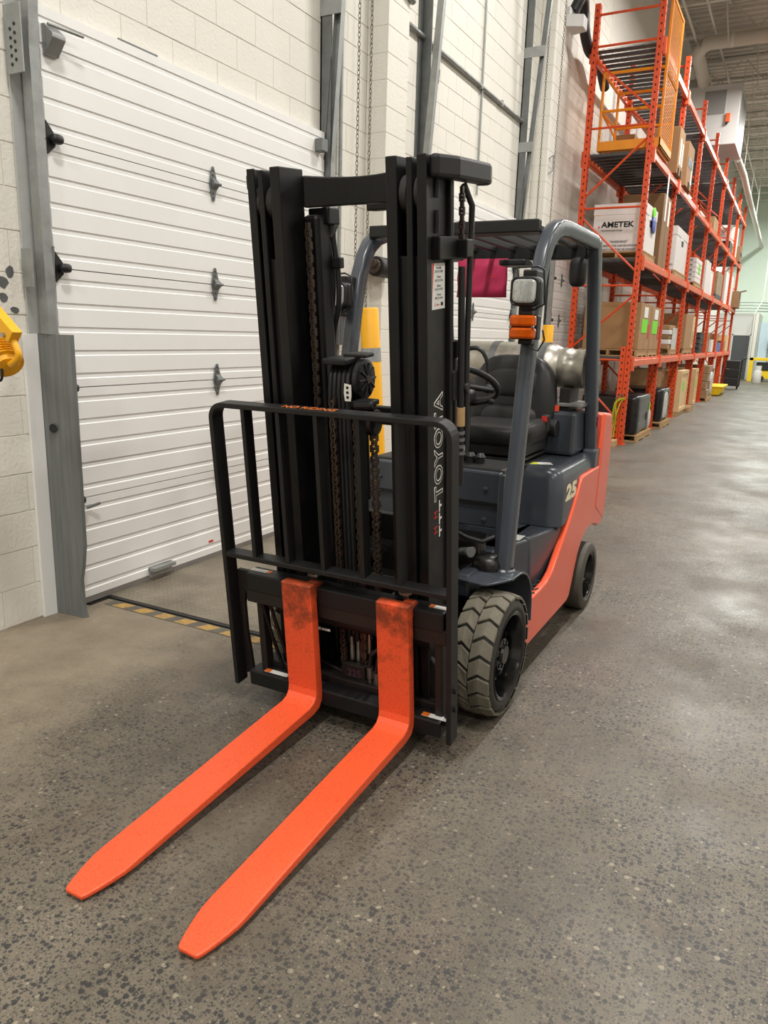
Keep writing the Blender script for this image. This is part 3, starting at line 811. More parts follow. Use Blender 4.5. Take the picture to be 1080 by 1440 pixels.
# top crossbar, bowed back in the middle
N_ = 12; vs = []
for i in range(N_+1):
    u = -.21+.42*i/N_; v = .275-.05*(1-(u/.21)**2); zt = 1.925-.012*(1-(u/.21)**2); zb = 1.815+.004*(1-(u/.21)**2)
    if u > .12: zb = 1.812+.03*min(1, (u-.12)/.06)
    vs += [(u, -v, zb), (u, -v, zt), (u, -v+.03, zt), (u, -v+.03, zb)]
fs = []
for i in range(N_):
    for j in range(4): fs.append((i*4+j, i*4+(j+1) % 4, i*4+4+(j+1) % 4, i*4+4+j))
fs += [(0, 1, 2, 3), (N_*4+3, N_*4+2, N_*4+1, N_*4)]
mbld(MB().add(vs, fs), 'mast_crossbar', 'mast_black', .005)
mbld(MB().m(-.215, -.125, .16, .24, 1.755, 1.815), 'crossbar_bracket', 'mast_black', .006)
mbld(MB().m(.03, .12, .17, .235, 1.795, 1.822), 'crossbar_bracket', 'mast_black', .006)
mbld(MB().m(-.207, -.14, .20, .292, -.05, 1.79), 'inner_lift_cylinder', 'mast_black', .015)
# lower crossmembers
mbld(MB().m(-.30, .30, .21, .245, .55, .66), 'mast_crossmember', 'mast_black', .006)
mbld(MB().m(-.34, .34, .20, .24, -.17, -.02), 'mast_crossmember', 'mast_black', .006)
mbld(MB().m(-.30, .30, .20, .235, 1.02, 1.09), 'mast_crossmember', 'mast_black', .006)
# text down the outer side of the right rail: reads bottom to top
def side_M(v, w, off=.0): return axes((.3505+off, -v, w), (0, 0, 1), (0, -1, 0))
def sideText(name, s_, size, mat, v, w, **k):
    T_ = side_M(v, w); return text(name, s_, size, mat, FK, MM @ axes((.3525, -v, w), (0, 0, 1), (0, -1, 0)), **k)
# face normal must be +x: x axis = up, y axis = towards -x view left  -> z = x cross y
T1 = MM @ axes((.3512, -.318, .975), (0, 0, 1), (0, -1, 0))
text('rail_lettering', 'TOYOTA', .098, 'white_print', FK, T1, sx=.93, spacing=1.08, offset=.0034)
text('rail_lettering_fill', 'TOYOTA', .098, 'mast_black', FK, MM @ axes((.3519, -.318, .975), (0, 0, 1), (0, -1, 0)), sx=.93, spacing=1.08, offset=-.0006)
for dw, mt_, hh in ((.665, 'red_print', .045), (.725, 'red_print', .045)):
    text('rail_mark', 'M', hh, mt_, FK, MM @ axes((.3512, -.345, dw), (0, 0, 1), (0, -1, 0)), sx=.9)
for dw in (.65, .70, .75):
    mbld(MB().box(.3508, .3514, -.318, -.310, dw-.022, dw+.022).box(.3508, .3514, -.310, -.295, dw-.004, dw+.004), 'rail_mark', 'white_print')
# dealer sticker
st = MB().box(.3505, .3515, -.372, -.268, 1.465, 1.615).build('dealer_sticker', 'label_white', FK, MM)
sub(MB().prism([(-.3722, 1.615), (-.372+.014, 1.615), (-.3722+.002, 1.50)], 'x', .3516, .3519), 'red_wedge', 'red_print', st)
lines = [('Brockville', 1.600), ('(514) 321-5858', 1.588), ('Ottawa', 1.571), ('(613) 321-2516', 1.559), ('Quebec', 1.542), ('(514) 331-9192', 1.530), ('Toronto', 1.513), ('(905) 331-6414', 1.501)]
for t_, ww in lines: text('sticker_line', t_, .0115, 'ink', st, axes((.3517, -.318, ww), (0, 1, 0), (0, 0, 1)), ext=.0002, sx=.9)
sub(MB().box(.3516, .3518, -.352, -.348, 1.474, 1.487), 'logo_bar', 'red_print', st)
text('sticker_logo', 'Liftow', .011, 'red_print', st, axes((.3517, -.328, 1.480), (0, 1, 0), (0, 0, 1)), ext=.0002, shear=.2)
sub(MB().box(.3516, .3518, -.302, -.283, 1.475, 1.487), 'logo_block', 'ink', st)

# ---- chains
def lift_chain(path, wd=.022, name='lift_chain'):
    mb = MB(); p = [Vector(q) for q in path]; pitch = .022; k = 0
    for a, b in zip(p[:-1], p[1:]):
        d = (b-a); L_ = d.length; d.normalize(); n_ = int(L_/pitch)
        for i in range(n_):
            c = a+d*(pitch*(i+.5)); hw = wd/2 if k % 2 else wd/2*.62
            for o_ in ((-hw, -hw+.005), (hw-.005, hw)):
                mb.box(c.x+o_[0], c.x+o_[1], c.y-.008, c.y+.008, c.z-pitch*.62, c.z+pitch*.62)
            mb.box(c.x-hw*.98, c.x+hw*.98, c.y-.004, c.y+.004, c.z-.005, c.z+.005); k += 1
    o = mbld(mb, name, 'chain_steel'); return o
lift_chain([(-.168, -.315, .55), (-.168, -.315, 1.78)])
lift_chain([(-.065, -.37, -.05), (-.065, -.37, 1.16)], .026)
lift_chain([(.035, -.37, -.05), (.035, -.37, 1.11)], .024)
lift_chain([(.088, -.33, .30), (.088, -.33, 1.12)], .032)
lift_chain([(.375, -.175, 1.66), (.375, -.175, 1.86)], .018)
# ---- centre cylinder, sheave and hose bundle
mbld(MB().cyl((-.03, -.27, -.1), (-.03, -.27, 1.05), .042, 18).cyl((-.03, -.27, 1.05), (-.03, -.27, 1.10), .05, 18), 'centre_cylinder', 'mast_black', 0, 40)
for k, u in enumerate((-.088, -.069, -.050, -.031, -.012)):
    pth = [(u, -.345, .1), (u, -.345, 1.16), (u, -.335, 1.22), (u, -.30, 1.265), (u, -.25, 1.27), (u, -.215, 1.22), (u, -.21, .7)]
    mbld(MB().tube(pth, .0098, 8), 'hydraulic_hose', 'hose', 0, 60)
mbld(MB().m(-.105, .0, .26, .37, 1.262, 1.285).m(-.06, .04, .22, .29, 1.28, 1.295), 'hose_cover', 'frame_black', .006)
mb = MB().lathe([(.0, 0), (.0, .02), (.004, .06), (.01, .075), (.028, .075), (.034, .06), (.038, .02), (.038, 0)], (-.002, -.27, 1.20), 'x', 28)
sh = mbld(mb, 'hose_sheave', 'plastic_black', 0, 40)
for j in range(10):
    a = 2*math.pi*j/10; mbx = MB().tube([(.037, -.27+.02*math.cos(a), 1.20+.02*math.sin(a)), (.034, -.27+.062*math.cos(a), 1.20+.062*math.sin(a))], .0045, 6); sub(mbx, 'spoke', 'frame_black', sh)
sub(MB().cyl((.034, -.27, 1.20), (.043, -.27, 1.20), .016, 14), 'hub', 'chain_steel', sh)
mbld(MB().m(.02, .10, .30, .38, 1.115, 1.135).tube([(.04, -.385, 1.118), (.11, -.375, 1.122)], .014, 10), 'chain_anchor', 'mast_black', .004)
mb = MB().lathe([(.0, 0), (.0, .03), (.006, .05), (.03, .05), (.036, .03), (.036, 0)], (.07, -.33, 1.05), 'x', 24)
mbld(mb, 'chain_pulley', 'grease', 0, 40)
tg = mbld(MB().prism([(-.012, -.03), (.012, -.03), (.016, -.01), (.016, .03), (-.012, .035), (-.016, 0)], 'y', -.385, -.383), 'hang_tag', 'white_print')
tg.matrix_basis = MM @ Matrix.Translation((.012, .0, 1.165))
for dz in (-.016, .002, .02): sub(MB().prism(arc(0, dz, .006, 0, 330, 8), 'y', -.3856, -.385), 'tag_print', 'ink', tg)
# looped hoses at the upper left
mbld(MB().tube(spl([(-.165, -.19, 1.77), (-.165, -.19, 1.70), (-.15, -.19, 1.58), (-.155, -.19, 1.48), (-.185, -.18, 1.36), (-.20, -.18, 1.1)]), .011, 8), 'hydraulic_hose', 'hose', 0, 60)
mbld(MB().tube(spl([(-.14, -.19, 1.77), (-.14, -.19, 1.70), (-.125, -.19, 1.58), (-.13, -.19, 1.46), (-.165, -.18, 1.34), (-.18, -.18, 1.1)]), .011, 8), 'hydraulic_hose', 'hose', 0, 60)
mbld(MB().m(-.19, -.105, .175, .205, 1.60, 1.64), 'hose_clip', 'frame_black', .004)
mbld(MB().prism([(-.19, 1.755), (-.115, 1.755), (-.14, 1.71), (-.165, 1.71)], 'y', -.205, -.185), 'hose_clip', 'galv_dark', .003)
# hose down the outer right, with worn yellow collar
mbld(MB().tube([(.378, -.18, .80), (.378, -.18, 1.60)], .0125, 10), 'hydraulic_hose', 'hose', 0, 60)
mbld(MB().tube([(.390, -.155, .95), (.388, -.15, 1.3), (.388, -.13, 1.62), (.39, -.12, 1.80), (.37, -.15, 1.87)], .011, 10), 'hydraulic_hose', 'hose', 0, 60)
mbld(MB().cyl((.378, -.18, 1.03), (.378, -.18, 1.10), .0165, 12), 'hose_collar', 'pallet_wood', 0, 40)
for k in range(4): mbld(MB().cyl((.378, -.18, .92+.026*k), (.378, -.18, .932+.026*k), .0165, 12), 'hose_ring', 'galv_dark', 0, 40)

# ---- load backrest
BV = .50
BU0, BU1, BW0, BW1 = -.535, .492, -.126, 1.121
BX = Matrix.Identity(4)
R_ = .055
outer = [(BU0+.008, BW0)]+[(BU0+.008+R_-R_*math.cos(math.radians(a)), BW1-.008-R_+R_*math.sin(math.radians(a))) for a in range(0, 91, 15)] \
      + [(BU1-.008-R_+R_*math.cos(math.radians(a)), BW1-.008-R_+R_*math.sin(math.radians(a))) for a in range(90, -1, -15)]+[(BU1-.008, BW0)]
mb = MB().sweep([(u, -BV, w_) for u, w_ in outer], [(-.033, -.010), (.033, -.010), (.033, .010), (-.033, .010)], side=(0, 1, 0))
br_ = mbld(mb, 'load_backrest', 'frame_black', .003, None, 2)
sub(MB().box(BU0+.01, BU1-.01, -BV-.031, -BV+.031, .478, .498), 'cross_bar', 'frame_black', br_, .003)
bar0 = None
for u in (-.375, -.213, -.046, .130, .286):
    if bar0 is None: bar0 = sub(MB().box(-.009, .009, -BV-.026, -BV+.026, .49, 1.105), 'bar', 'frame_black', br_, .002); bar0.location.x = u
    else: share(bar0, br_, Matrix.Translation((u, 0, 0)))
for u in (BU0+.035, BU1-.035):
    s = 1 if u > 0 else -1
    sub(MB().prism([(u+s*.018, .40), (u+s*.018, -.10), (u-s*.02, -.09), (u-s*.012, .02), (u-s*.004, .10), (u-s*.004, .24), (u-s*.015, .30), (u-s*.05, .33), (u-s*.05, .40)], 'y', -BV+.028, -BV+.05), 'side_plate', 'rust_black', br_, .004)
text('no_riding_print', 'NO RIDING', .052, 'warn_orange', br_, axes((-.085, -BV-.0, BW1+.0023), (1, 0, 0), (0, 1, 0)), sx=.86, ext=.0002)
for w_ in (.02, .10): sub(MB().cyl((BU1, -BV, w_), (BU1+.012, -BV, w_), .012, 6), 'bolt', 'mast_black', br_)

# ---- carriage
ca = mbld(MB().m(-.45, .45, .42, .50, .325, .405), 'carriage', 'frame_black', .006)
sub(MB().m(-.46, .46, .43, .495, .27, .335), 'upper_bar', 'rust_black', ca, .006)
sub(MB().m(-.47, .44, .43, .51, -.125, -.055), 'lower_bar', 'frame_black', ca, .006)
sub(MB().m(-.44, .42, .36, .43, -.10, -.03), 'lower_rail', 'rust_black', ca, .006)
sub(MB().cyl((-.36, -.395, .225), (.36, -.395, .225), .034, 18), 'sideshift_cylinder', 'frame_black', ca, 0, 40)
sub(MB().cyl((.13, -.395, .225), (.16, -.395, .225), .04, 18), 'cylinder_collar', 'rust_black', ca, 0, 40)
for s in (-1, 1):
    sub(MB().m(min(s*.19, s*.24), max(s*.19, s*.24), .22, .44, -.02, .40), 'carriage_plate', 'mast_black', ca, .006)
    sub(MB().m(min(s*.40, s*.43), max(s*.40, s*.43), .42, .47, -.06, .33), 'carriage_upright', 'rust_black', ca, .004)
sub(MB().tube([(-.40, -.47, .27), (-.375, -.45, .1), (-.345, -.43, -.05)], .008, 6).tube([(-.36, -.47, .27), (-.33, -.45, .1), (-.30, -.43, -.05)], .008, 6), 'guard_rod', 'mast_black', ca, 0, 50)
sub(MB().m(-.20, .20, .20, .23, -.12, .20), 'back_plate', 'grease', ca, .01)
# stickers on the carriage
for (u, v, w_, a, b) in ((-.40, .455, .4052, 1, 0), (.425, .455, .4052, 0, 0)):
    q = sub(MB().box(u-.05, u+.05, -v-.012, -v+.012, w_, w_+.001), 'warning_label', 'label_white', ca)
    sub(MB().box(u-.05 if not a else u+.03, u-.03 if not a else u+.05, -v-.012, -v+.012, w_+.001, w_+.0015), 'label_band', 'warn_orange', ca)
for u in (-.345, .41):
    sub(MB().box(u-.06, u+.06, -.49, -.465, -.0548, -.0538), 'warning_label', 'label_white', ca)
    sub(MB().box(u-.06, u-.03, -.49, -.465, -.0538, -.0532), 'label_band', 'warn_orange', ca)
sub(MB().box(-.155, -.135, -.433, -.430, .178, .192), 'maker_plate', 'label_white', ca)
sub(MB().box(-.13, -.09, -.433, -.430, .180, .190), 'maker_plate', 'label_white', ca)
# fittings behind the carriage
for (u, w_) in ((-.03, .08), (.0, .06), (.03, .10), (.055, .13)):
    q = sub(MB().cyl((u, -.36, w_-.05), (u, -.36, w_+.02), .011, 8).cyl((u, -.36, w_+.02), (u, -.36, w_+.06), .0085, 8), 'hose_fitting', 'chrome', ca, 0, 40)
for (u, w_) in ((.075, .02), (.105, .0)):
    sub(MB().cyl((u, -.40, w_-.07), (u, -.40, w_-.03), .009, 8).cyl((u, -.40, w_-.03), (u, -.40, w_+.02), .014, 8), 'hose_fitting', 'chrome', ca, 0, 40)
    sub(MB().tube([(u, -.40, w_+.02), (u+.01, -.40, w_+.08), (u+.06, -.40, w_+.13), (u+.14, -.39, w_+.12)], .010, 8), 'hydraulic_hose', 'hose', ca, 0, 60)
sub(MB().tube(spl([(.30, -.38, .16), (.36, -.39, .13), (.39, -.39, .06), (.365, -.39, -.02), (.31, -.38, -.03)]), .011, 8), 'hydraulic_hose', 'hose', ca, 0, 60)
sub(MB().tube([(-.19, -.37, -.01), (-.05, -.38, -.03), (.0, -.38, -.02)], .007, 6), 'hydraulic_hose', 'hose', ca, 0, 60)
sub(MB().m(-.06, .05, .375, .40, -.04, .03), 'valve_block', 'rust_black', ca, .005)
text('chalk_mark', '225', .045, 'chalk', ca, axes((-.0, -.402, -.01), (1, 0, 0), (0, 0, 1)))
text('chalk_mark', '7"', .04, 'body_grey', ca, axes((-.12, -.232, .06), (1, 0, 0), (0, 0, 1)))
for u in (-.135, .275):
    sub(MB().lathe([(.405, .0), (.405, .013), (.43, .013), (.432, .018), (.437, .028), (.447, .028), (.45, .02), (.45, 0)], (u, -.455, 0), 'z', 16), 'fork_pin_knob', 'chrome', ca, 0, 40)
sub(MB().lathe([(-.004, .022), (-.004, .03), (.004, .03), (.004, .022), (-.004, .022)], (.02, -.44, .43), 'y', 20), 'lifting_ring', 'mast_black', ca, 0, 40)

# ---- forks
def fork(u0, u1):
    uc = (u0+u1)/2; hw = (u1-u0)/2
    st = []   # (front/top point, back/bottom point, half width)
    F_ = .552
    for w_ in (.430, .38, .2, .06): st.append(((F_, w_), (F_-.045, w_), hw))
    st += [((F_, -.035), (F_-.046, -.06), hw), ((F_+.006, -.062), (F_-.040, -.098), hw), ((F_+.024, -.080), (F_-.018, -.124), hw), ((F_+.055, -.087), (F_+.03, -.132), hw)]
    for v in (.70, .95, 1.2, 1.4, 1.55):
        t = (v-.62)/(1.72-.62); top = -.086+.034*t; th = .044-.026*t
        st.append(((v, top), (v, top-th), hw))
    for v, k in ((1.59, .98), (1.635, .86), (1.68, .70), (1.71, .56), (1.722, .46)):
        t = (v-.62)/(1.72-.62); top = -.086+.034*t; th = .044-.028*t
        st.append(((v, top-.001), (v, top-th), hw*k))
    vs = []
    for a, b, h_ in st: vs += [(uc-h_, -a[0], a[1]), (uc+h_, -a[0], a[1]), (uc+h_, -b[0], b[1]), (uc-h_, -b[0], b[1])]
    fs = []; n = len(st)
    for i in range(n-1):
        for j in range(4): fs.append((i*4+j, i*4+(j+1) % 4, i*4+4+(j+1) % 4, i*4+4+j))
    fs += [(3, 2, 1, 0), (n*4-4, n*4-3, n*4-2, n*4-1)]
    f_ = mbld(MB().add(vs, fs), 'fork', 'fork_orange', .005, None, 2)
    sub(MB().prism([(-.508, .426), (-.48, .428), (-.455, .415), (-.445, .385), (-.458, .375), (-.468, .39), (-.508, .36)], 'x', uc+hw*.35, uc+hw*.95), 'top_hook', 'fork_orange', f_, .004)
    sub(MB().m(uc-hw*.8, uc+hw*.8, .485, .508, -.10, -.03), 'bottom_hook', 'fork_orange', f_, .004)
    return f_
fork(-.232, -.093)
fork(.196, .331)

# ---- front wheels
def front_wheel(s):
    e = empty('front_wheel'); e.parent = FK; e.location = (s*.36, 0, .27)
    W_, R0 = .18, .27
    prof = [(0.0, .19), (.005, .23), (.02, .25), (.035, .255), (W_-.04, .255), (W_-.02, .250), (W_-.006, .235), (W_, .215), (W_, .205), (W_-.004, .20), (W_-.006, .188)]
    MB().lathe([(p[0]*s, p[1]) for p in prof], (0, 0, 0), 'x', 48).build('tyre', 'rubber_side', e, None, 0, 40)
    # two rows of chevron tread blocks
    mb = MB(); n = 21; pit = 2*math.pi/n; gap = .18
    def pt(b, a, r): return (s*b, r*math.sin(a), r*math.cos(a))
    for row in (0, 1):
        for i in range(n):
            a0 = pit*(i+(.5 if row else 0)); bs = [.5, .74, .985] if row else [.485, .26, .015]
            lead = [0.0, .36, .10]
            top = [(bs[j]*W_, a0+pit*lead[j]) for j in range(3)]; L_ = pit*(1-gap)
            lo = top; hi = [(b, a+L_) for b, a in top]
            poly = lo+hi[::-1]
            rt = [R0, R0, R0-.010]; rts = rt+rt[::-1]
            vs = [pt(b, a, r) for (b, a), r in zip(poly, rts)]+[pt(b, a, .248) for b, a in poly]
            # mid split keeps the curve
            mb.add(vs, [(0, 1, 4, 5), (1, 2, 3, 4)]+[(k, (k+1) % 6, 6+(k+1) % 6, 6+k) for k in range(6)])
    mb.build('tread', 'rubber_tread', e, None, .003, None, 1)
    MB().lathe([(p[0]*s, p[1]) for p in [(W_-.006, .19), (W_-.002, .196), (W_+.002, .192), (W_-.004, .178), (W_-.03, .168), (W_-.085, .160), (W_-.088, .12), (W_-.08, .10), (W_-.06, .085), (W_-.06, .0)]], (0, 0, 0), 'x', 40).build('rim', 'rim_black', e, None, 0, 35)
    hub = MB().lathe([(p[0]*s, p[1]) for p in [(W_-.07, .075), (W_-.035, .07), (W_-.03, .045), (W_-.02, .04), (W_-.02, 0)]], (0, 0, 0), 'x', 24).build('hub', 'rim_black', e, None, 0, 35)
    b0 = None
    for k in range(8):
        a = 2*math.pi*k/8+.2
        M = Matrix.Translation((s*(W_-.085), .105*math.sin(a), .105*math.cos(a)))
        if b0 is None: b0 = MB().cyl((0, 0, 0), (s*.035, 0, 0), .012, 8).cyl((0, 0, 0), (s*.02, 0, 0), .019, 6).build('lug_nut', 'rim_black', e, M)
        else: share(b0, e, M)
    for k in range(8):
        a = 2*math.pi*k/8
        MB().cyl((s*(W_-.05), .055*math.sin(a), .055*math.cos(a)), (s*(W_-.028), .055*math.sin(a), .055*math.cos(a)), .009, 6).build('hub_bolt', 'rim_black', e)
front_wheel(1); front_wheel(-1)
def rear_wheel(s):
    e = empty('rear_wheel'); e.parent = FK; e.location = (s*.372, 1.54, .205)
    W_ = .145
    MB().lathe([(p[0]*s, p[1]) for p in [(0, .14), (.0, .185), (.012, .203), (.03, .205), (W_-.03, .205), (W_-.01, .200), (W_, .185), (W_, .150), (W_-.01, .145)]], (0, 0, 0), 'x', 48).build('tyre', 'rubber_rear', e, None, 0, 40)
    MB().lathe([(p[0]*s, p[1]) for p in [(W_-.012, .150), (W_-.004, .146), (W_-.012, .135), (W_-.06, .125), (W_-.065, .08), (W_-.04, .07), (W_-.03, .045), (W_-.03, 0)]], (0, 0, 0), 'x', 36).build('rim', 'rim_black', e, None, 0, 35)
    for k in range(6):
        a = 2*math.pi*k/6
        MB().cyl((s*(W_-.065), .095*math.sin(a), .095*math.cos(a)), (s*(W_-.04), .095*math.sin(a), .095*math.cos(a)), .011, 6).build('lug_nut', 'rim_black', e)
rear_wheel(1); rear_wheel(-1)

# ---- chassis and under-body
fb(MB().box(-.33, .33, .05, 1.75, .12, .50), 'chassis', 'grease', .02)
fb(MB().cyl((-.36, 0, .27), (.36, 0, .27), .10, 20), 'front_axle', 'grease', .01, 40)
fb(MB().cyl((-.36, 1.53, .205), (.36, 1.53, .205), .05, 14), 'rear_axle', 'grease', .01, 40)
fb(MB().box(-.30, .30, .16, .30, .30, .72), 'transmission_cover', 'grease', .02)
fb(MB().cyl((.24, .12, .66), (.31, .10, .68), .018, 12).cyl((.29, .09, .67), (.305, .08, .675), .024, 12), 'brake_cylinder', 'galv_dark', .003, 40)
fb(MB().superell((.36, .16, .60), .07, .07, .06, 2.6, 14), 'brake_reservoir', 'grease', 0, 60)
fb(MB().tube([(.20, .10, .76), (.28, .08, .74), (.34, .12, .72), (.38, .16, .74)], .010, 8), 'brake_pipe', 'hose', 0, 60)
fb(MB().tube([(.12, .10, .55), (.18, .06, .62), (.24, .06, .60), (.30, .08, .52)], .014, 8), 'hydraulic_hose', 'hose', 0, 60)
for s in (-1, 1):
    # tilt cylinders
    fb(MB().cyl((s*.25, -.18, .50), (s*.25, .40, .60), .035, 14), 'tilt_cylinder', 'grease', .004, 40)
# fenders
for s in (-1, 1):
    path = [(0, .06, .588), (0, .11, .588), (0, .16, .588)]+[(0, .16+.215*math.sin(math.radians(a)), .588-.215+.215*math.cos(math.radians(a))) for a in (15, 30, 45, 60, 75, 88)]+[(0, .382, .30)]
    mb = MB().sweep(path, [(-.105, -.005), (.105, -.005), (.105, .005), (-.105, .005)])
    f_ = fb(mb, 'front_fender', 'body_grey', .003, 40, None, Matrix.Translation((s*.405, 0, 0)))
    fpl = [(.28, -.035), (.30, -.05), (.415, -.068), (.44, -.06), (.475, .0), (.51, .075), (.51, .13), (.28, .13)]
    sub(MB().prism([((s*a-s*.405), b) for a, b in fpl], 'z', .582, .592), 'fender_plate', 'body_grey', f_, .003)
    fb(MB().box(min(s*.27, s*.34), max(s*.27, s*.34), -.02, .28, .50, .60), 'fender_bracket', 'body_grey', .01)
# orange side frames
side = [(.346, .146), (.352, .30), (.37, .387), (.56, .390), (.70, .398), (.80, .43), (.92, .52), (1.065, .635), (1.16, .72), (1.275, .845), (1.30, .856), (1.78, .862),
        (1.90, .84), (1.93, .60), (1.90, .46), (1.80, .462), (1.72, .49), (1.62, .505), (1.50, .50), (1.40, .462), (1.32, .39), (1.26, .28), (1.20, .175), (1.15, .155)]
for s in (-1, 1):
    o = fb(MB().prism(side, 'x', min(s*.45, s*.487), max(s*.45, s*.487)), 'side_frame', 'body_orange', .010, 30)
    fb(MB().prism([(.36, .15), (.37, .385), (.345, .38), (.335, .16)], 'x', min(s*.40, s*.46), max(s*.40, s*.46)), 'side_frame_end', 'grease')
# counterweight
cw = [(1.66, .60), (1.93, .47), (1.97, .60), (1.97, 1.08), (1.92, 1.16), (1.72, 1.18)]
fb(MB().prism(cw, 'x', -.490, .490), 'counterweight', 'body_orange', .02, 35, None, None, 3)
# floor, step and riser
fb(MB().box(-.34, .34, .28, 1.02, .50, .632), 'floor_plate', 'body_grey', .015)
for s in (-1, 1):
    a = MB()
    # riser panels falling from the floor plate to the step, split by a seam
    top1 = [(s*.335, .36), (s*.40, .62)]; top2 = [(s*.40, .626), (s*.465, 1.00)]
    for t in (top1, top2):
        (x0, y0), (x1, y1) = t
        q = MB().hexa([(x0+s*.02, y0, .36), (x1+s*(.02 if y1 < .7 else -.03), y1, .36), (x1-s*.15, y1, .36), (x0-s*.15, y0, .36), (x0, y0, .632), (x1, y1, .632), (x1-s*.15, y1, .632), (x0-s*.15, y0, .632)])
        fb(q, 'floor_side_panel', 'body_grey', .014, 40)
    stp = fb(MB().box(min(s*.33, s*.475), max(s*.33, s*.475), .385, .80, .34, .382), 'step', 'plastic_black', .004)
    for i in range(5):
        for j in range(2):
            sub(MB().tube([(s*(.42+.035*j), .41+.07*i, .385), (s*(.445+.03*j), .45+.07*i, .389)], .007, 6), 'grip_bar', 'plastic_black', stp)
decal('floor_label', .075, .10, 'label_white', FK, Matrix.Translation((.335, .60, .633)))
# cowl panel with bolts
cp = fb(MB().box(-.345, .345, .30, .34, .735, 1.0), 'cowl_panel', 'body_grey', .01)
sub(MB().box(-.345, .345, .291, .301, .845, .86), 'cowl_groove', 'black_hw', cp)
sub(MB().prism([(.18, .74), (.345, .74), (.345, .70), (.25, .70)], 'y', .30, .33), 'cowl_tab', 'body_grey', cp, .004)
for (x, z) in ((.275, .92), (.275, .775), (-.275, .92), (-.275, .775)):
    sub(MB().lathe([(0, .012), (-.004, .011), (-.007, .006), (-.0075, 0)], (x, .299, z), 'y', 12), 'cowl_bolt', 'body_grey', cp, 0, 40)
fb(MB().box(.345, .372, .27, .31, .62, 1.0), 'cowl_post', 'body_grey', .006)
fb(MB().box(-.345, .345, .34, .62, .93, 1.01), 'dash_shelf', 'plastic_black', .015)
# hood
hood = [(.96, .63), (.955, .86), (.985, .925), (1.05, .945), (1.58, .965), (1.64, .92), (1.64, .63)]
hp = [(x_, y_+1.275) for x_, y_ in rrect(.474, .385, .075, 6)]
hv = []; hf = []; hn = len(hp)
for z_, k_ in ((.635, 1.0), (.80, 1.0), (.885, .985), (.915, .965), (.935, .93), (.945, .88)):
    hv += [((x_)*k_, (y_-1.275)*(k_+.004)+1.275, z_) for x_, y_ in hp]
for i in range(5):
    for j in range(hn): hf.append((i*hn+j, i*hn+(j+1) % hn, (i+1)*hn+(j+1) % hn, (i+1)*hn+j))
hf += [tuple(range(hn))[::-1], tuple(range(5*hn, 6*hn))]
h_ = fb(MB().add(hv, hf), 'hood', 'body_grey', 0, 45)
fb(MB().box(.20, .245, .884, .893, .715, .77), 'hood_latch', 'black_hw', .004)
fb(MB().prism([(-.465, .62), (.465, .62), (.465, .635), (-.465, .635)], 'y', .91, 1.6), 'hood_seal', 'black_hw')
HM = lambda y, z: axes((.4748, y, z), (0, 1, 0), (0, 0, 1))
text('model_number', '25', .115, 'cream_print', FK, HM(1.10, .80), sx=1.85, shear=.0, offset=.006)
text('model_text', 'TOYOTA', .022, 'cream_print', FK, HM(1.33, .835), sx=1.6)
text('model_text', '8FGU', .03, 'cream_print', FK, HM(1.31, .80), sx=1.4)
lb = decal('hood_label', .15, .07, 'label_white', FK, Matrix.Translation((.30, 1.02, .9455)) @ Matrix.Rotation(.5, 4, 'Z'))
sub(MB().box(-.075, .0, -.035, .035, .001, .0015), 'label_band', 'label_yellow', lb)
# rear shroud under the tank
fb(MB().box(-.40, .40, 1.36, 1.70, .95, 1.20), 'tank_shroud', 'body_grey', .02)
fb(MB().box(-.30, .42, 1.40, 1.66, 1.225, 1.245), 'tank_tray', 'galv', .004)
fb(MB().box(.28, .34, 1.42, 1.62, 1.20, 1.33), 'tank_cradle', 'rust_black', .004)
fb(MB().box(.16, .30, 1.358, 1.362, 1.20, 1.235), 'tray_label', 'body_orange')
for x in (-.15, .15): fb(MB().lathe([(x-.02, .1425), (x-.02, .146), (x+.02, .146), (x+.02, .1425)], (0, 1.55, 1.435), 'x', 32), 'tank_strap', 'galv_dark', 0, 40)

# ---- seat
se = empty('seat'); se.parent = FK; se.location = (.02, 1.0, .96)
def backmod(x, y, z):
    t = (z+1)/2; wv = 1.0-.18*max(0, t-.55)/.45-.05*(1-t)
    ydep = y-.18*(1 if abs(x) > .62 else 0)*(1-abs(t-.4))+.10*(1-(x*x))*(1 if y < 0 else 0)
    return (x*wv, ydep, z)
MB().superell((0, .36, .32), .265, .075, .265, 3.6, 40, backmod).build('backrest', 'vinyl', se, Matrix.Rotation(-.10, 4, 'X'), 0, 60)
MB().superell((0, .325, .20), .185, .065, .10, 3.2, 28).build('lumbar_pad', 'vinyl', se, Matrix.Rotation(-.10, 4, 'X'), 0, 60)
MB().superell((0, .33, .42), .17, .055, .09, 3.2, 28).build('upper_pad', 'vinyl', se, Matrix.Rotation(-.10, 4, 'X'), 0, 60)
MB().superell((0, .09, .13), .265, .25, .065, 4.0, 32).build('cushion', 'vinyl', se, None, 0, 60)
for s in (-1, 1): MB().superell((s*.215, .10, .155), .055, .22, .055, 3, 20).build('bolster', 'vinyl', se, None, 0, 60)
MB().box(-.24, .24, -.13, .30, .03, .09).build('seat_frame', 'plastic_black', se, None, .01)
for k in range(3): MB().box(-.25+.012*k, .25-.012*k, -.15+.01*k, .30, -.02+.025*k, -.005+.025*k).build('suspension_bellows', 'plastic_black', se, None, .006)
MB().cyl((.255, .30, .15), (.295, .30, .15), .05, 18).build('recline_knob', 'plastic_black', se, None, .006, 40)
MB().box(.235, .275, .17, .23, .14, .23).build('belt_buckle', 'plastic_black', se, None, .006)
MB().box(.24, .27, .165, .175, .195, .225).build('buckle_button', 'label_red', se)

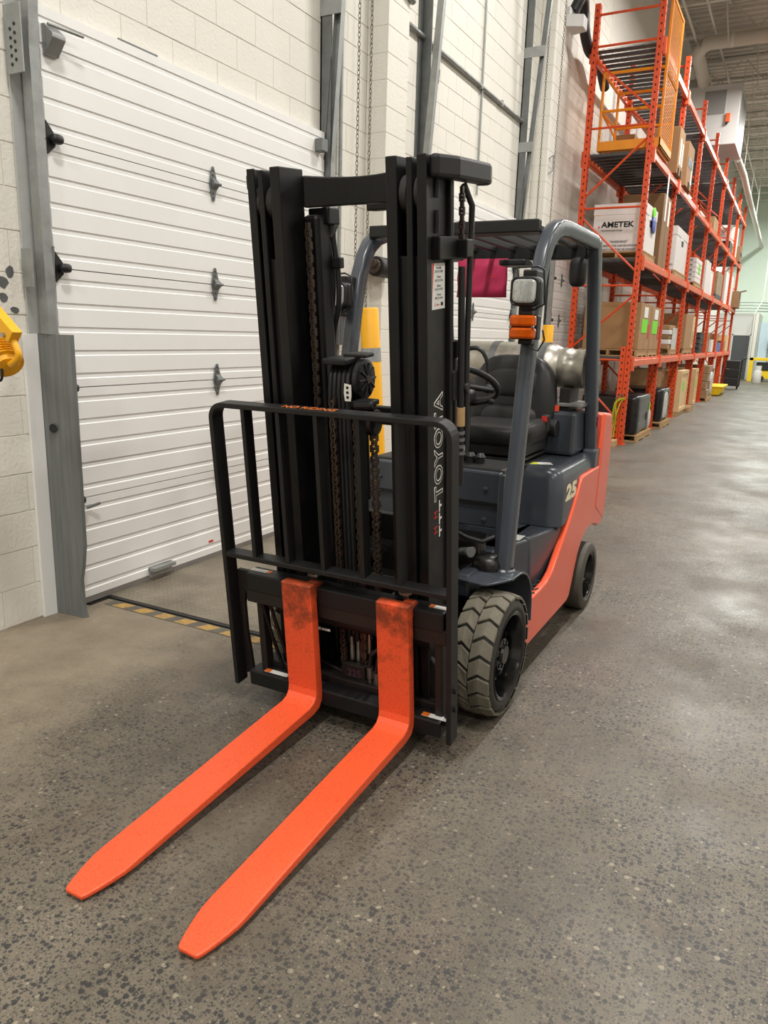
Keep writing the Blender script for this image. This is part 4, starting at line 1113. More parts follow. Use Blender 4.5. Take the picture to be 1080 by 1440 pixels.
# ---- steering
sc = empty('steering'); sc.parent = FK; sc.location = (.0, .62, 1.37)
SM = Matrix.Rotation(math.radians(-58), 4, 'X') @ Matrix.Identity(4)
SM = axes((0, 0, 0), (1, 0, 0), (0, .86, -.5))
ring = [(.182*math.cos(2*math.pi*k/40), .182*math.sin(2*math.pi*k/40), 0) for k in range(40)]
MB().tube(ring, .0155, 10, closed=True).build('steering_wheel', 'plastic_black', sc, SM, 0, 60)
for a in (20, 160, 270): MB().tube([(0, 0, -.01), (.16*math.cos(math.radians(a)), .16*math.sin(math.radians(a)), 0)], [.018, .012], 8).build('spoke', 'plastic_black', sc, SM, 0, 60)
MB().lathe([(-.02, 0), (-.02, .045), (.012, .045), (.02, .03), (.02, 0)], (0, 0, 0), 'z', 20).build('wheel_hub', 'plastic_black', sc, SM, 0, 40)
MB().superell((.10, .10, .03), .022, .022, .022, 2.2, 12).build('spinner_knob', 'plastic_black', sc, SM, 0, 60)
MB().hexa([(-.075, -.16, -.37), (.075, -.16, -.37), (.075, -.03, -.37), (-.075, -.03, -.37), (-.06, -.10, -.05), (.06, -.10, -.05), (.06, .02, -.02), (-.06, .02, -.02)]).build('column_cover', 'plastic_black', sc, None, .02, 40)
MB().box(-.09, .09, -.14, .0, -.09, -.02).build('instrument_pod', 'plastic_black', sc, None, .025, 40)
MB().tube([(.05, .0, -.10), (.14, -.02, -.08), (.16, -.02, -.075)], .009, 8).superell((.165, -.02, -.075), .02, .016, .016, 2.2, 10).build('direction_lever', 'plastic_black', sc, None, 0, 60)
MB().tube([(.085, -.16, -.40), (.08, -.10, -.12)], .007, 8).build('column_trim', 'chrome', sc, None, 0, 60)
for k, x in enumerate((.10, .15, .20)):
    lv = MB().lathe([(0, .028), (.012, .022), (.02, .027), (.032, .021), (.04, .026), (.052, .019), (.06, .012)], (x-.02, .46, 1.0), 'z', 14); fb(lv, 'lever_boot', 'plastic_black', 0, 60)
fb(MB().tube([(-.085, .52, 1.0), (-.13, .50, 1.18), (-.15, .48, 1.22), (-.08, .46, 1.26), (-.05, .46, 1.25)], .009, 8), 'hand_lever', 'plastic_black', 0, 60)
for k in range(5): fb(MB().lathe([(0, .045-.004*k), (.012, .036-.004*k), (.02, .045-.004*k)], (-.03, .42, 1.0+.022*k), 'z', 16), 'brake_boot', 'plastic_black', 0, 60)
fb(MB().tube(spl([(-.16, .9, 1.10), (-.15, .9, 1.40), (-.11, .9, 1.52), (-.03, .9, 1.54), (.02, .9, 1.48), (.03, .9, 1.36)]), .012, 8), 'grab_handle', 'plastic_black', 0, 60)

# ---- LPG tank
lp = empty('gas_tank'); lp.parent = FK; lp.location = (0, 1.55, 1.435)
MB().lathe([(-.42, 0), (-.42, .09), (-.40, .12), (-.36, .138), (-.33, .1415), (.16, .1415), (.20, .138), (.235, .122), (.26, .100), (.27, .0)], (0, 0, 0), 'x', 40).build('tank_body', 'tank_alu', lp, None, 0, 35)
MB().lathe([(.235, .112), (.25, .118), (.30, .118), (.31, .112), (.375, .112), (.385, .118), (.395, .118), (.395, .104), (.30, .102), (.25, .100)], (0, 0, 0), 'x', 40).build('collar', 'tank_alu', lp, None, 0, 35)
MB().cyl((.27, 0, 0), (.33, 0, 0), .022, 14).cyl((.30, .03, .02), (.34, .05, .03), .012, 10).build('valve', 'chrome', lp, None, .003, 40)

# ---- overhead guard
GX = .435
og = empty('overhead_guard'); og.parent = FK; og.location = (0, 0, 0)
PR = rrect(.031, .037, .014, 3)
fp = [(.165, .575), (.20, .85), (.235, 1.15), (.275, 1.45), (.325, 1.72), (.36, 1.86), (.40, 1.95), (.45, 2.015), (.52, 2.06), (.60, 2.085), (.72, 2.097), (1.0, 2.10), (1.26, 2.10), (1.31, 2.09), (1.335, 2.06)]
for s in (-1, 1):
    GX = .435 if s > 0 else .455
    MB().sweep([(s*GX, y, z) for y, z in fp], PR).build('front_leg', 'body_grey', og, None, 0, 40)
    MB().lathe([(0, .05), (.012, .048), (.02, .04)], (s*GX, .165, .585), 'z', 16).build('leg_foot', 'body_grey', og)
    rp = [(1.30, 2.10), (1.335, 2.02), (1.40, 1.80), (1.47, 1.55), (1.56, 1.25), (1.66, .95), (1.70, .83)]
    MB().sweep([(s*GX, y, z) for y, z in rp], rrect(.032, .043, .012, 2)).build('rear_leg', 'body_grey', og, None, 0, 40)
    MB().box(min(s*.40, s*.48), max(s*.40, s*.48), 1.58, 1.80, .82, .97).build('rear_leg_foot', 'body_grey', og, None, .015)
MB().box(-.44, .40, .42, .47, 2.05, 2.105).build('front_beam', 'frame_black', og, None, .006)
MB().box(-.40, .40, .47, .53, 2.05, 2.06).build('beam_flange', 'frame_black', og)
MB().box(-.40, .40, 1.28, 1.34, 2.02, 2.10).build('rear_beam', 'frame_black', og, None, .006)
b0 = None
for k in range(7):
    x = -.34+.113*k
    if b0 is None: b0 = MB().box(-.012, .012, .45, 1.32, 2.065, 2.105).build('roof_bar', 'frame_black', og, Matrix.Translation((x, 0, 0)), .003)
    else: share(b0, og, Matrix.Translation((x, 0, 0)))
MB().box(-.16, -.02, .50, .62, 1.955, 1.985).build('dome_lamp', 'plastic_black', og, None, .008)
MB().box(.06, .20, .88, 1.0, 1.955, 1.985).build('roof_speaker', 'plastic_black', og, None, .008)
# mirror at the rear right post
MB().superell((.385, 1.20, 1.945), .045, .03, .075, 3.5, 20).build('mirror', 'plastic_black', og, None, 0, 60)
MB().tube([(.385, 1.22, 1.99), (.40, 1.30, 2.04)], .008, 6).build('mirror_arm', 'plastic_black', og)
# warning sticker on the rear post
MB().box(.4715, .4725, 1.60, 1.68, 1.10, 1.16).build('post_sticker', 'label_red', og)

# ---- lamps on the front legs
def lamp(s, x, y, z):
    e = empty('headlight'); e.parent = FK; e.location = (x, y, z)
    MB().superell((0, .015, 0), .062, .04, .06, 5, 28).build('housing', 'plastic_black', e, None, 0, 50)
    MB().superell((0, -.024, 0), .050, .012, .048, 5, 28).build('lens', 'lens', e, None, 0, 60)
    MB().tube([(q[0], -.024, q[1]) for q in rrect(.055, .053, .02, 4)], .006, 6, closed=True).build('bezel', 'plastic_black', e, None, 0, 60)
    MB().box(-.03, .03, .03, .12, .02, .09).build('mount', 'plastic_black', e, None, .006)
    MB().tube([(-.035, -.01, .055), (-.04, -.01, .095), (.045, -.01, .098), (.07, .0, .085), (.078, .0, .0), (.08, .0, -.05), (.04, .0, -.072), (-.01, .0, -.074)], .0045, 8).build('wire_guard', 'plastic_black', e, None, 0, 60)
    MB().box(-.03, .03, .0, .05, -.095, -.055).build('pedestal', 'plastic_black', e, None, .006)
lamp(1, .437, .20, 1.788); lamp(-1, -.475, .20, 1.770)
for s, x, z in ((1, .437, 1.645),):
    e = empty('turn_signal'); e.parent = FK; e.location = (x, .20, z)
    MB().box(-.058, .058, .0, .05, -.05, .05).build('housing', 'plastic_black', e, None, .006)
    MB().box(-.055, .055, -.035, .0, .002, .048).build('lens', 'amber', e, None, .010)
    MB().box(-.055, .055, -.035, .0, -.048, -.002).build('lens', 'amber', e, None, .010)
    for u in (-.048, .048): MB().cyl((u, -.03, 0), (u, -.038, 0), .006, 8).build('lens_screw', 'chrome', e)
    MB().tube([(.02, .03, -.05), (.025, .02, -.085), (.06, .02, -.095), (.085, .02, -.05), (.075, .02, -.01)], .004, 6).build('cable', 'plastic_black', e, None, 0, 60)
    MB().box(-.03, .03, .02, .07, -.07, -.05).build('mount', 'plastic_black', e, None, .004)
# magenta sheet hung inside the guard
o = MB()
nx = 12; vs = []; fs = []
for i in range(nx+1):
    for j in range(5):
        x = -.15+.30*i/nx; z = -.21*j/4
        vs.append((x, .006*math.sin(7*x+3*j)+.002*j, z))
for i in range(nx):
    for j in range(4): fs.append((i*5+j, i*5+j+1, i*5+5+j+1, i*5+5+j))
pp = MB().add(vs, fs).build('paper_sheet', 'magenta_paper', None, None, 0, 80)
sol = pp.modifiers.new('t', 'SOLIDIFY'); sol.thickness = .0008
pp.location = (-1.46-.18, 2.95+1.275, 2.075)
pp.location.z = 2.03
MB().box(.06, .10, -.009, -.0085, -.085, -.083).box(.04, .10, -.009, -.0085, -.098, -.095).build('print_line', 'label_red', pp)
tag(pp, 'magenta paper sheet hanging under the rear of the overhead guard', 'paper')
# ================================================================== PALLET RACK
RF, RB = -2.27, -3.27
FR = [12.4+2.7*k for k in range(8)]
LV = [1.35, 2.85, 4.37, 5.80]      # top of beams
RK = empty('pallet_rack', (-2.77, 12.4, 0))
tag(RK, 'tall orange pallet rack with wire decks along the left wall', 'pallet rack')
def RT(x, y, z=0): return Matrix.Translation((x+2.77, y-12.4, z))
H_ = 6.36
pw, pd = .045, .040
pm = MB().box(-pd, pd, -pw, -pw+.006, 0, H_).box(-pd, -pd+.006, -pw, pw, 0, H_).box(pd-.006, pd, -pw, pw, 0, H_).box(-pd, -pd+.025, pw-.006, pw, 0, H_).box(pd-.025, pd, pw-.006, pw, 0, H_)
hm = MB(); z = .08
while z < H_-.05:
    hm.box(-.009, .009, -pw-.0015, -pw+.001, z, z+.03)
    hm.box(pd-.001, pd+.0015, -.022, -.006, z+.04, z+.065).box(pd-.001, pd+.0015, .006, .022, z+.04, z+.065)
    z += .098
post0 = hole0 = foot0 = None
for k, y in enumerate(FR):
    for x in (RF-pd, RB+pd):
        if post0 is None:
            post0 = pm.build('upright_post', 'rack_orange', RK, RT(x, y)); post = post0
            hole0 = hm.build('punched_holes', 'hole', post); hole0['kind'] = 'stuff'
            foot0 = MB().box(-.07, .07, -.07, .07, 0, .01).build('foot_plate', 'rack_orange', post)
        else:
            post = share(post0, RK, RT(x, y)); share(hole0, post, Matrix.Identity(4)); share(foot0, post, Matrix.Identity(4))
    # second column bolted to the front post at the foot
    dm = MB().box(-pd, pd, -pw, pw, 0, 1.52)
    q = dm.build('reinforcing_post', 'rack_orange', RK, RT(RF-pd-.085, y-.004))
    hq = MB(); z = .08
    while z < 1.48: hq.box(-.009, .009, -pw-.0015, -pw+.001, z, z+.03); z += .098
    hq = hq.build('punched_holes', 'hole', q); hq['kind'] = 'stuff'
# frame braces
HZ = [6.22, 5.80, 4.69, 3.56, 2.43, 1.31, .18]
DG = [((RB+.05, 5.63), (RF-.05, 4.87)), ((RF-.05, 4.54), (RB+.05, 3.71)), ((RB+.05, 3.43), (RF-.05, 2.62)), ((RF-.05, 2.29), (RB+.05, 1.48)), ((RB+.05, 1.18), (RF-.08, .34))]
hb = MB().tube([(RB+.07, 0, 0), (RF-.07, 0, 0)], .017, 6).build('horizontal_brace', 'rack_orange', RK, Matrix.Translation((2.77, 0, HZ[0])))
first = True
dgm = [MB().tube([(a[0], 0, a[1]), (b[0], 0, b[1])], .017, 6).build('diagonal_brace', 'rack_orange', RK, Matrix.Translation((2.77, 0, 0))) for a, b in DG]
for k, y in enumerate(FR):
    for i, z in enumerate(HZ):
        if k == 0 and i == 0: continue
        share(hb, RK, Matrix.Translation((2.77, y-12.4, z)))
    if k:
        for d in dgm: share(d, RK, Matrix.Translation((2.77, y-12.4, 0)))
# beams, decks
bm0 = None
bl = 2.7-.09
for k in range(7):
    yc = (FR[k]+FR[k+1])/2
    for li, z in enumerate(LV):
        for x, s in ((RF, 1), (RB, -1)):
            if bm0 is None:
                mb = MB().prism([(-.025, -.13), (.025, -.13), (.025, -.035), (.0, -.035), (.0, 0), (-.025, 0)], 'y', -bl/2, bl/2)
                bm0 = mb.build('load_beam', 'rack_beam', RK, RT(x-.0, yc, z), .003, None, 1)
                cn = MB().box(-.03, .03, -.03, .03, -.2, .02).build('beam_connector', 'rack_beam', bm0, Matrix.Translation((.012, -bl/2, 0)), .003, None, 1)
                share(cn, bm0, Matrix.Translation((.012, bl/2, 0)))
            else:
                M = RT(x, yc, z) @ (Matrix.Identity(4) if s > 0 else Matrix.Rotation(math.pi, 4, 'Z'))
                b = share(bm0, RK, M)
                share(cn, b, Matrix.Translation((.012, -bl/2, 0))); share(cn, b, Matrix.Translation((.012, bl/2, 0)))
        # deck: channels across, wire mesh on top
        if k == 0 and li == 0:
            wm = MB()
            y = -1.24
            while y < 1.25: wm.box(-.47, .47, y-.002, y+.002, -.006, -.002); y += .062
            x = -.47
            while x < .48: wm.box(x-.002, x+.002, -1.25, 1.25, -.010, -.006); x += .095
            w0 = wm.build('wire_deck', 'wire', RK, RT(-2.77, yc, z)); w0['kind'] = 'stuff'
            cm = MB()
            for i in range(12): cm.box(-.49, .49, -1.2+.218*i-.032, -1.2+.218*i+.032, -.045, -.012)
            c1 = MB().box(-.49, .49, -.032, .032, -.045, -.012).build('deck_channel', 'deck_grey', RK, RT(-2.77, yc-1.2, z))
            for i in range(1, 12): share(c1, RK, RT(-2.77, yc-1.2+.218*i, z))
            c0 = None
        else:
            share(w0, RK, RT(-2.77, yc, z))
            if k < 2:
                for i in range(12): share(c1, RK, RT(-2.77, yc-1.2+.218*i, z))
            elif c0 is None:
                c0 = cm.build('deck_channels', 'deck_grey', RK, RT(-2.77, yc, z)); c0['kind'] = 'stuff'
            else: share(c0, RK, RT(-2.77, yc, z))

# ================================================================== GOODS
pal0 = {}
def pallet(x, y, z, lx, ly, label, group=None):
    e = empty('pallet', (x, y, z))
    key = (round(lx, 2), round(ly, 2))
    if key not in pal0:
        parts = []
        top = MB().box(-lx/2, lx/2, -.045, .045, .095, .115)
        n = max(3, int(ly/.16)); t0 = None
        for i in range(n):
            yy = -ly/2+.05+(ly-.1)*i/(n-1)
            parts.append((top, 'deck_board', (0, yy, 0)))
        for i in range(3):
            parts.append((MB().box(-.02, .02, -ly/2, ly/2, .02, .095), 'stringer', (-lx/2+.03+(lx-.06)*i/2, 0, 0)))
        for yy in (-ly/2+.05, 0, ly/2-.05): parts.append((MB().box(-lx/2, lx/2, -.045, .045, 0, .02), 'bottom_board', (0, yy, 0)))
        ob = []; prev = None
        for mb, nm, o in parts:
            if prev and prev[0] is mb: c = share(prev[1], e, Matrix.Translation(o))
            else: c = mb.build(nm, 'pallet_wood', e, Matrix.Translation(o)); prev = (mb, c)
            ob.append((c, o))
        pal0[key] = ob
    else:
        for c, o in pal0[key]: share(c, e, Matrix.Translation(o))
    tag(e, label, 'pallet', group)
    return e
def carton(name, label, x0, x1, y0, y1, z, h_, mat='cardboard', tape=True, labels=(), cat='box', group=None, flaps=False, ridge=None):
    xc, yc = (x0+x1)/2, (y0+y1)/2; lx, ly = (x1-x0)/2, (y1-y0)/2
    e = empty(name, (xc, yc, z))
    MB().box(-lx, lx, -ly, ly, 0, h_).build('carton_body', mat, e, None, .008, None, 2)
    # lid flaps meeting in the middle
    for s in (-1, 1): MB().box(-lx+.003, lx-.003, min(s*.004, s*(ly-.003)), max(s*.004, s*(ly-.003)), h_, h_+.004).build('lid_flap', mat, e)
    if tape:
        MB().box(-lx-.001, lx+.001, -.03, .03, h_+.004, h_+.006).box(lx, lx+.002, -.03, .03, h_-.1, h_+.004).build('tape', 'kraft_tape', e)
        MB().box(lx, lx+.003, -.006, .006, 0.01, h_-.01).build('edge_seam', mat, e)
    for (fx, yy, zz, wd, hh, mt_) in labels:      # on aisle face 'a' or near face 'n'
        if fx == 'a': MB().box(lx, lx+.004, yy-wd/2, yy+wd/2, zz-hh/2, zz+hh/2).build('label', mt_, e)
        else: MB().box(yy-wd/2, yy+wd/2, -ly-.004, -ly, zz-hh/2, zz+hh/2).build('label', mt_, e)
    tag(e, label, cat, group)
    return e
Z1, Z2, Z3, Z4 = [z+.004 for z in LV]
# level 1
lab = lambda k=1: [('a', 0, .60, .34*k, .17, 'label_white'), ('a', -.06*k, .38, .50*k, .22, 'lime'), ('a', .33*k, .30, .14*k, .22, 'label_red')]
pallet(-2.77, 13.48, Z1, .95, .96, 'wooden pallet under the nearest tall brown carton on first beam level')
carton('tall_carton', 'large brown carton with white and lime labels nearest on first beam level', -3.2, -2.30, 13.0, 13.96, Z1+.116, .74, 'cardboard', True, lab())
pallet(-2.77, 14.52, Z1, .95, .96, 'wooden pallet under the second tall brown carton on first beam level')
carton('tall_carton', 'second large brown carton with lime label on first beam level', -3.2, -2.30, 14.02, 15.0, Z1+.116, .72, 'cardboard', True, lab(1.05))
pallet(-2.77, 16.88, Z1, 1.0, .9, 'wooden pallet under the plastic wrapped stack on first beam level')
e = empty('wrapped_stack', (-2.77, 16.9, Z1+.116))
for i in range(5): MB().box(-.45, .45+.01*(i % 2), -.52, .42-.03*i, .095*i, .095*i+.09).build('bundle', ('cardboard', 'carton_white', 'cardboard_dark', 'carton_white', 'cardboard')[i], e, None, .01)
MB().box(.46, .475, -.2, .44, -.02, .42).build('plastic_wrap', 'wrap_clear', e, None, .01)
tag(e, 'loosely wrapped stack of flat bundles beside tall cartons on first level', 'stack')
pallet(-2.77, 19.45, Z1, .95, 1.6, 'wooden pallet under the brown carton with plywood edge')
carton('tall_carton', 'brown carton with pale plywood end and lime sticker on first beam level', -3.2, -2.30, 18.6, 20.3, Z1+.116, .76, 'cardboard', False, [('a', .6, .38, .42, .72, 'plywood'), ('a', .6, .25, .1, .3, 'lime')])
for i in range(4):
    e = empty('parts_crate', (-2.6, 21.9, Z1+.13*i))
    MB().box(-.35, .32, -.4, .4, 0, .12).build('crate', 'door_dark', e, None, .01)
    for j in (-.2, .2): MB().cyl((.32, j, .06), (.328, j, .06), .04, 12).build('round_opening', 'hole', e)
    MB().box(-.36, .33, -.41, .41, .10, .125).build('rim', 'plastic_black', e, None, .006)
    tag(e, ('bottom', 'second', 'third', 'topmost')[i]+' dark grey parts crate in the stack on first beam level', 'crate', 'dark parts crates')
bx1 = [(-2.75, -2.3, 23.3, 23.95, .30, 'cardboard', 'low brown carton beyond the dark crates on first level'), (-2.75, -2.35, 24.0, 24.7, .55, 'cardboard_dark', 'taller dark brown carton beyond the dark crates on first level'),
       (-2.8, -2.3, 24.8, 25.4, .36, 'carton_white', 'small white carton between brown ones on first level'), (-2.8, -2.3, 26.0, 26.6, .55, 'cardboard', 'medium brown carton past the fifth rack frame on first level'),
       (-2.75, -2.3, 26.7, 27.9, .28, 'blue_bag', 'small dark blue carton far along the first level'), (-2.9, -2.3, 28.72, 29.5, .35, 'cardboard_dark', 'brown carton near the far end of first level'), (-2.9, -2.28, 29.7, 30.6, .55, 'plywood', 'pale plywood box at the far end of first level')]
for (x0, x1, y0, y1, hh, mt_, lb_) in bx1: carton('carton', lb_, x0, x1, y0, y1, Z1, hh, mt_, True)
for i, (yy, rr, hh) in enumerate(((21.4, .14, .3), (22.6, .14, .3))):
    pass
# level 2: white cartons
def white_carton(label, y0, y1, hh, near_text=True, z=Z2, x0=-3.12, x1=-2.33):
    pallet((x0+x1)/2, (y0+y1)/2, z, x1-x0+.06, y1-y0, 'wooden pallet under the '+label.split(' with')[0])
    e = carton('white_carton', label, x0, x1, y0, y1, z+.116, hh, 'carton_white', False,
               [('n', .24, hh-.06, .2, .09, 'label_yellow'), ('n', -.02, hh-.05, .11, .08, 'label_pink'), ('n', -.34, hh-.12, .09, .09, 'yellow'), ('a', -.1, hh-.12, .35, .2, 'label_white'), ('a', 0, hh-.25, .25, .1, 'ink')])
    lx = (x1-x0)/2; ly = (y1-y0)/2
    MB().box(-lx-.006, lx+.006, -ly-.006, ly+.006, hh-.16, hh-.002).build('carton_lid', 'carton_white', e, None, .006)
    A_ = lambda x, z_: axes((x, -ly-.008, z_), (1, 0, 0), (0, 0, 1))
    text('brand_lettering', 'AMETEK', .115, 'ink', e, A_(-.02, hh*.56), sx=1.15, offset=.003, ext=.001)
    MB().prism([(-.32, hh*.56-.04), (-.285, hh*.56-.04), (-.303, hh*.56-.005)], 'y', -ly-.009, -ly-.007).build('brand_mark', 'label_pink', e)
    text('brand_subtitle', 'PROGRAMMABLE POWER', .028, 'ink', e, A_(-.1, hh*.56-.085), ext=.001)
    text('warning_print', '"WARNING"', .05, 'ink', e, A_(.02, hh*.20), ext=.001)
    text('warning_print', 'DO NOT REMOVE THE CARTON WITH BANDS', .042, 'ink', e, A_(.0, hh*.20-.06), ext=.001, sx=.82)
    text('warning_print', 'WITHOUT CABLES MAY BE DAMAGED', .042, 'ink', e, A_(.0, hh*.20-.115), ext=.001, sx=.82)
    return e
w1 = white_carton('nearest large white carton with black brand lettering on second beam level', 12.75, 13.75, .70)
MB().superell((.415, .1, .62), .012, .13, .09, 2.6, 14).build('lime_bag', 'lime', w1, None, 0, 60)
MB().superell((.42, .12, .45), .015, .17, .13, 2.4, 16).build('blue_bag', 'blue_bag', w1, None, 0, 60)
carton('tall_carton', 'tall brown carton with tape behind the nearest white carton', -2.95, -2.29, 14.0, 14.8, Z2, 1.15, 'cardboard_dark', True, [('a', .2, .9, .15, .4, 'label_white')])
white_carton('second large white carton with black lettering behind second rack frame', 16.12, 17.7, .80)
for i in range(5):
    e = carton('white_bundle', ('bottom', 'second', 'middle', 'fourth', 'top')[i]+' white bundle in the wrapped stack on second beam level', -2.75, -2.30, 19.2, 20.35, Z2+.116+.105*i, .095, 'carton_white', False, [('n', .0, .05, .3, .05, 'heater_panel')]+([('a', .1, .05, .3, .09, 'lime')] if i in (2, 3) else []), 'bundle', 'white bundles on the second level')
pallet(-2.55, 19.78, Z2, .55, 1.2, 'wooden pallet under the stack of white bundles')
carton('white_carton', 'narrow upright white carton past the bundle stack on second level', -2.8, -2.30, 21.3, 22.3, Z2, .78, 'carton_white', True, [('n', .1, .7, .2, .1, 'label_yellow')])
carton('white_carton', 'pale purple striped carton past the narrow white one on second level', -2.8, -2.30, 22.4, 23.1, Z2, .62, 'carton_white', True, [('a', .0, .3, .4, .5, 'label_white')])
carton('carton', 'wrapped brown carton at mid length of second level', -2.9, -2.29, 24.2, 25.8, Z2+.13, .62, 'wrap_brown', True)
carton('carton', 'dark blue tray under the wrapped brown carton on second level', -2.9, -2.29, 24.1, 25.83, Z2, .12, 'door_dark', False)
carton('white_carton', 'tall white panel carton near the far end of second level', -3.0, -2.30, 27.0, 28.0, Z2, .95, 'carton_white', False)
carton('white_carton', 'second tall white panel carton at far end of second level', -3.0, -2.30, 29.2, 29.9, Z2, .98, 'carton_white', False)
o = carton('carton', 'brown open carton sticking out at far end of second level', -2.8, -2.1, 30.0, 31.2, Z2, .55, 'cardboard_dark', True)
for s in (-1, 1): MB().add([(.35, s*.3, .55), (.55, s*.35, .60), (.55, s*.1, .60), (.35, s*.05, .55), (.35, s*.3, .556), (.55, s*.35, .606), (.55, s*.1, .606), (.35, s*.05, .556)], [(0, 1, 2, 3), (7, 6, 5, 4), (0, 4, 5, 1), (1, 5, 6, 2), (2, 6, 7, 3), (3, 7, 4, 0)]).build('open_flap', 'cardboard', o)
# level 3
carton('carton', 'flattened dark brown carton lying behind the yellow cage on third level', -3.15, -2.80, 13.68, 14.9, Z3, .5, 'cardboard_dark', True)
carton('carton', 'brown carton with white papers next to the yellow cage on third level', -2.75, -2.20, 14.35, 14.95, Z3, .72, 'cardboard', False, [('a', -.1, .36, .12, .4, 'label_white'), ('a', .12, .34, .1, .36, 'label_white'), ('a', -.15, .06, .16, .1, 'hole'), ('a', .15, .06, .16, .1, 'hole')])
carton('carton', 'brown carton with black band second from yellow cage on third level', -2.75, -2.20, 15.5, 16.25, Z3, .74, 'cardboard', False, [('a', -.05, .42, .55, .16, 'door_dark'), ('a', .22, .3, .12, .4, 'label_white'), ('a', 0, .06, .2, .1, 'hole')])
carton('carton', 'small brown carton midway along the third beam level', -2.7, -2.28, 21.6, 22.6, Z3, .32, 'cardboard', True)
carton('carton', 'black wrapped box far along the third beam level', -2.8, -2.28, 26.5, 27.6, Z3, .3, 'wrap_black', False)
carton('white_carton', 'tall white board carton at the far end of third level', -2.9, -2.30, 28.9, 29.5, Z3, 1.0, 'carton_white', False)
carton('carton', 'brown carton with dark band at the far end of third level', -2.7, -2.2, 29.8, 30.6, Z3, .5, 'cardboard_dark', False, [('a', 0, .25, .7, .12, 'hole')])
# white price strip hanging from the third beam
o = MB().box(-2.238, -2.234, 13.85, 13.97, 3.55, 4.28).build('hanging_strip', 'label_white'); tag(o, 'white paper strip hanging from the third beam by yellow cage', 'paper')
# yellow man cage standing on level 3
cg = empty('lift_cage', (-2.66, 13.0, Z3))
def cbar(a, b, r=.022, nm='rail'): MB().tube([a, b], r, 6).build(nm, 'yellow_cage', cg)
MB().box(-.46, .46, -.45, .62, .03, .07).build('platform', 'yellow_cage', cg, None, .005)
MB().box(-.46, .46, -.46, -.44, .03, .16).build('toe_board', 'yellow_cage', cg)
MB().box(.44, .46, -.46, .62, .03, .16).build('toe_board', 'yellow_cage', cg)
MB().box(.30, .42, -.40, .60, -.005, .03).build('fork_pocket', 'yellow_cage', cg); MB().box(-.40, -.28, -.40, .60, -.005, .03).build('fork_pocket', 'yellow_cage', cg)
for x, y, h2 in ((-.44, -.44, 1.10), (.44, -.44, 2.02), (-.44, .60, 1.10), (.44, .60, 2.02)): cbar((x, y, .05), (x, y, h2), .022, 'corner_post')
for z in (.58, 1.10):
    cbar((-.44, -.44, z), (.44, -.44, z)); cbar((-.44, -.44, z), (-.44, .60, z)); cbar((-.44, .60, z), (.44, .60, z))
cbar((.44, -.44, 2.02), (.44, .60, 2.02)); cbar((.44, -.44, 1.06), (.44, .60, 1.06)); cbar((-.44, -.44, .58), (-.30, .0, .30), .015, 'brace')
mm = MB(); z = .12
while z < 2.0: mm.box(.438, .442, -.43, .59, z, z+.006); z += .04
y = -.42
while y < .59: mm.box(.438, .442, y, y+.005, .1, 2.01); y += .06
q = mm.build('mesh_panel', 'yellow_cage', cg); q['kind'] = 'stuff'
tag(cg, 'yellow lift cage with tall mesh side standing on third rack level', 'lift cage')

# floor level
pallet(-2.62, 13.45, 0, 1.0, 1.3, 'wooden pallet under the nearest black wrapped load on the floor')
e = empty('wrapped_load', (-2.62, 13.4, .117))
def wrapmod(x, y, z): return (x*(1-.03*math.sin(5*y+2)), y*(1-.03*math.sin(6*x)), z*(1+.03*math.sin(4*x+3*y)))
MB().superell((0, 0, .31), .46, .62, .31, 16, 44, wrapmod).build('wrapped_block', 'wrap_black', e, None, 0, 50)
MB().superell((.452, .3, .25), .01, .09, .09, 2.2, 16).build('round_end', 'hole', e)
MB().superell((.40, .52, .18), .09, .09, .2, 3, 16, wrapmod).build('loose_film', 'wrap_clear', e, None, 0, 50)
MB().box(.458, .466, .46, .54, .32, .46).build('label', 'lime', e)
tag(e, 'nearest black plastic wrapped load on the floor under the rack', 'wrapped load')
pallet(-2.6, 15.76, 0, 1.0, 1.1, 'wooden pallet under the second black wrapped load on the floor')
e = empty('wrapped_load', (-2.6, 15.76, .117))
MB().superell((0, 0, .31), .45, .5, .31, 14, 40, wrapmod).build('wrapped_block', 'wrap_black', e, None, 0, 50)
MB().superell((.35, -.1, .3), .12, .35, .28, 4, 20, wrapmod).build('loose_film', 'wrap_clear', e, None, 0, 50)
tag(e, 'second black wrapped load with clear film on the floor under rack', 'wrapped load')
carton('tall_carton', 'large brown carton behind the second black wrapped load on floor', -3.2, -2.5, 16.4, 17.3, 0.0, 1.05, 'cardboard', True)
def crate(label, x0, x1, y0, y1, z, hh):
    xc, yc = (x0+x1)/2, (y0+y1)/2; lx, ly = (x1-x0)/2, (y1-y0)/2
    e = empty('plywood_crate', (xc, yc, z))
    MB().box(-lx, lx, -ly, ly, .1, hh).build('crate_body', 'plywood', e, None, .006)
    for s in (-1, 1):
        MB().box(lx, lx+.02, s*ly-(.08 if s > 0 else 0), s*ly+(0 if s > 0 else .08), .1, hh).build('corner_batten', 'plywood', e, None, .003)
    for zz in (.1, hh-.08): MB().box(lx, lx+.02, -ly+.08, ly-.08, zz, zz+.08).build('edge_batten', 'plywood', e, None, .003)
    for xx in (-lx+.05, 0, lx-.05): MB().box(xx-.04, xx+.04, -ly, ly, 0, .1).build('skid', 'pallet_wood', e)
    MB().box(lx+.002, lx+.006, -.1, .12, hh*.55, hh*.75).build('label', 'lime', e)
    tag(e, label, 'crate'); return e
crate('nearer pale plywood crate with lime label on the floor', -2.95, -2.2, 18.0, 19.2, 0, 1.0)
pallet(-2.55, 19.75, 0, .9, .9, 'wooden pallet under the tall dark wrapped roll')
e = empty('wrapped_roll', (-2.5, 19.7, .117))
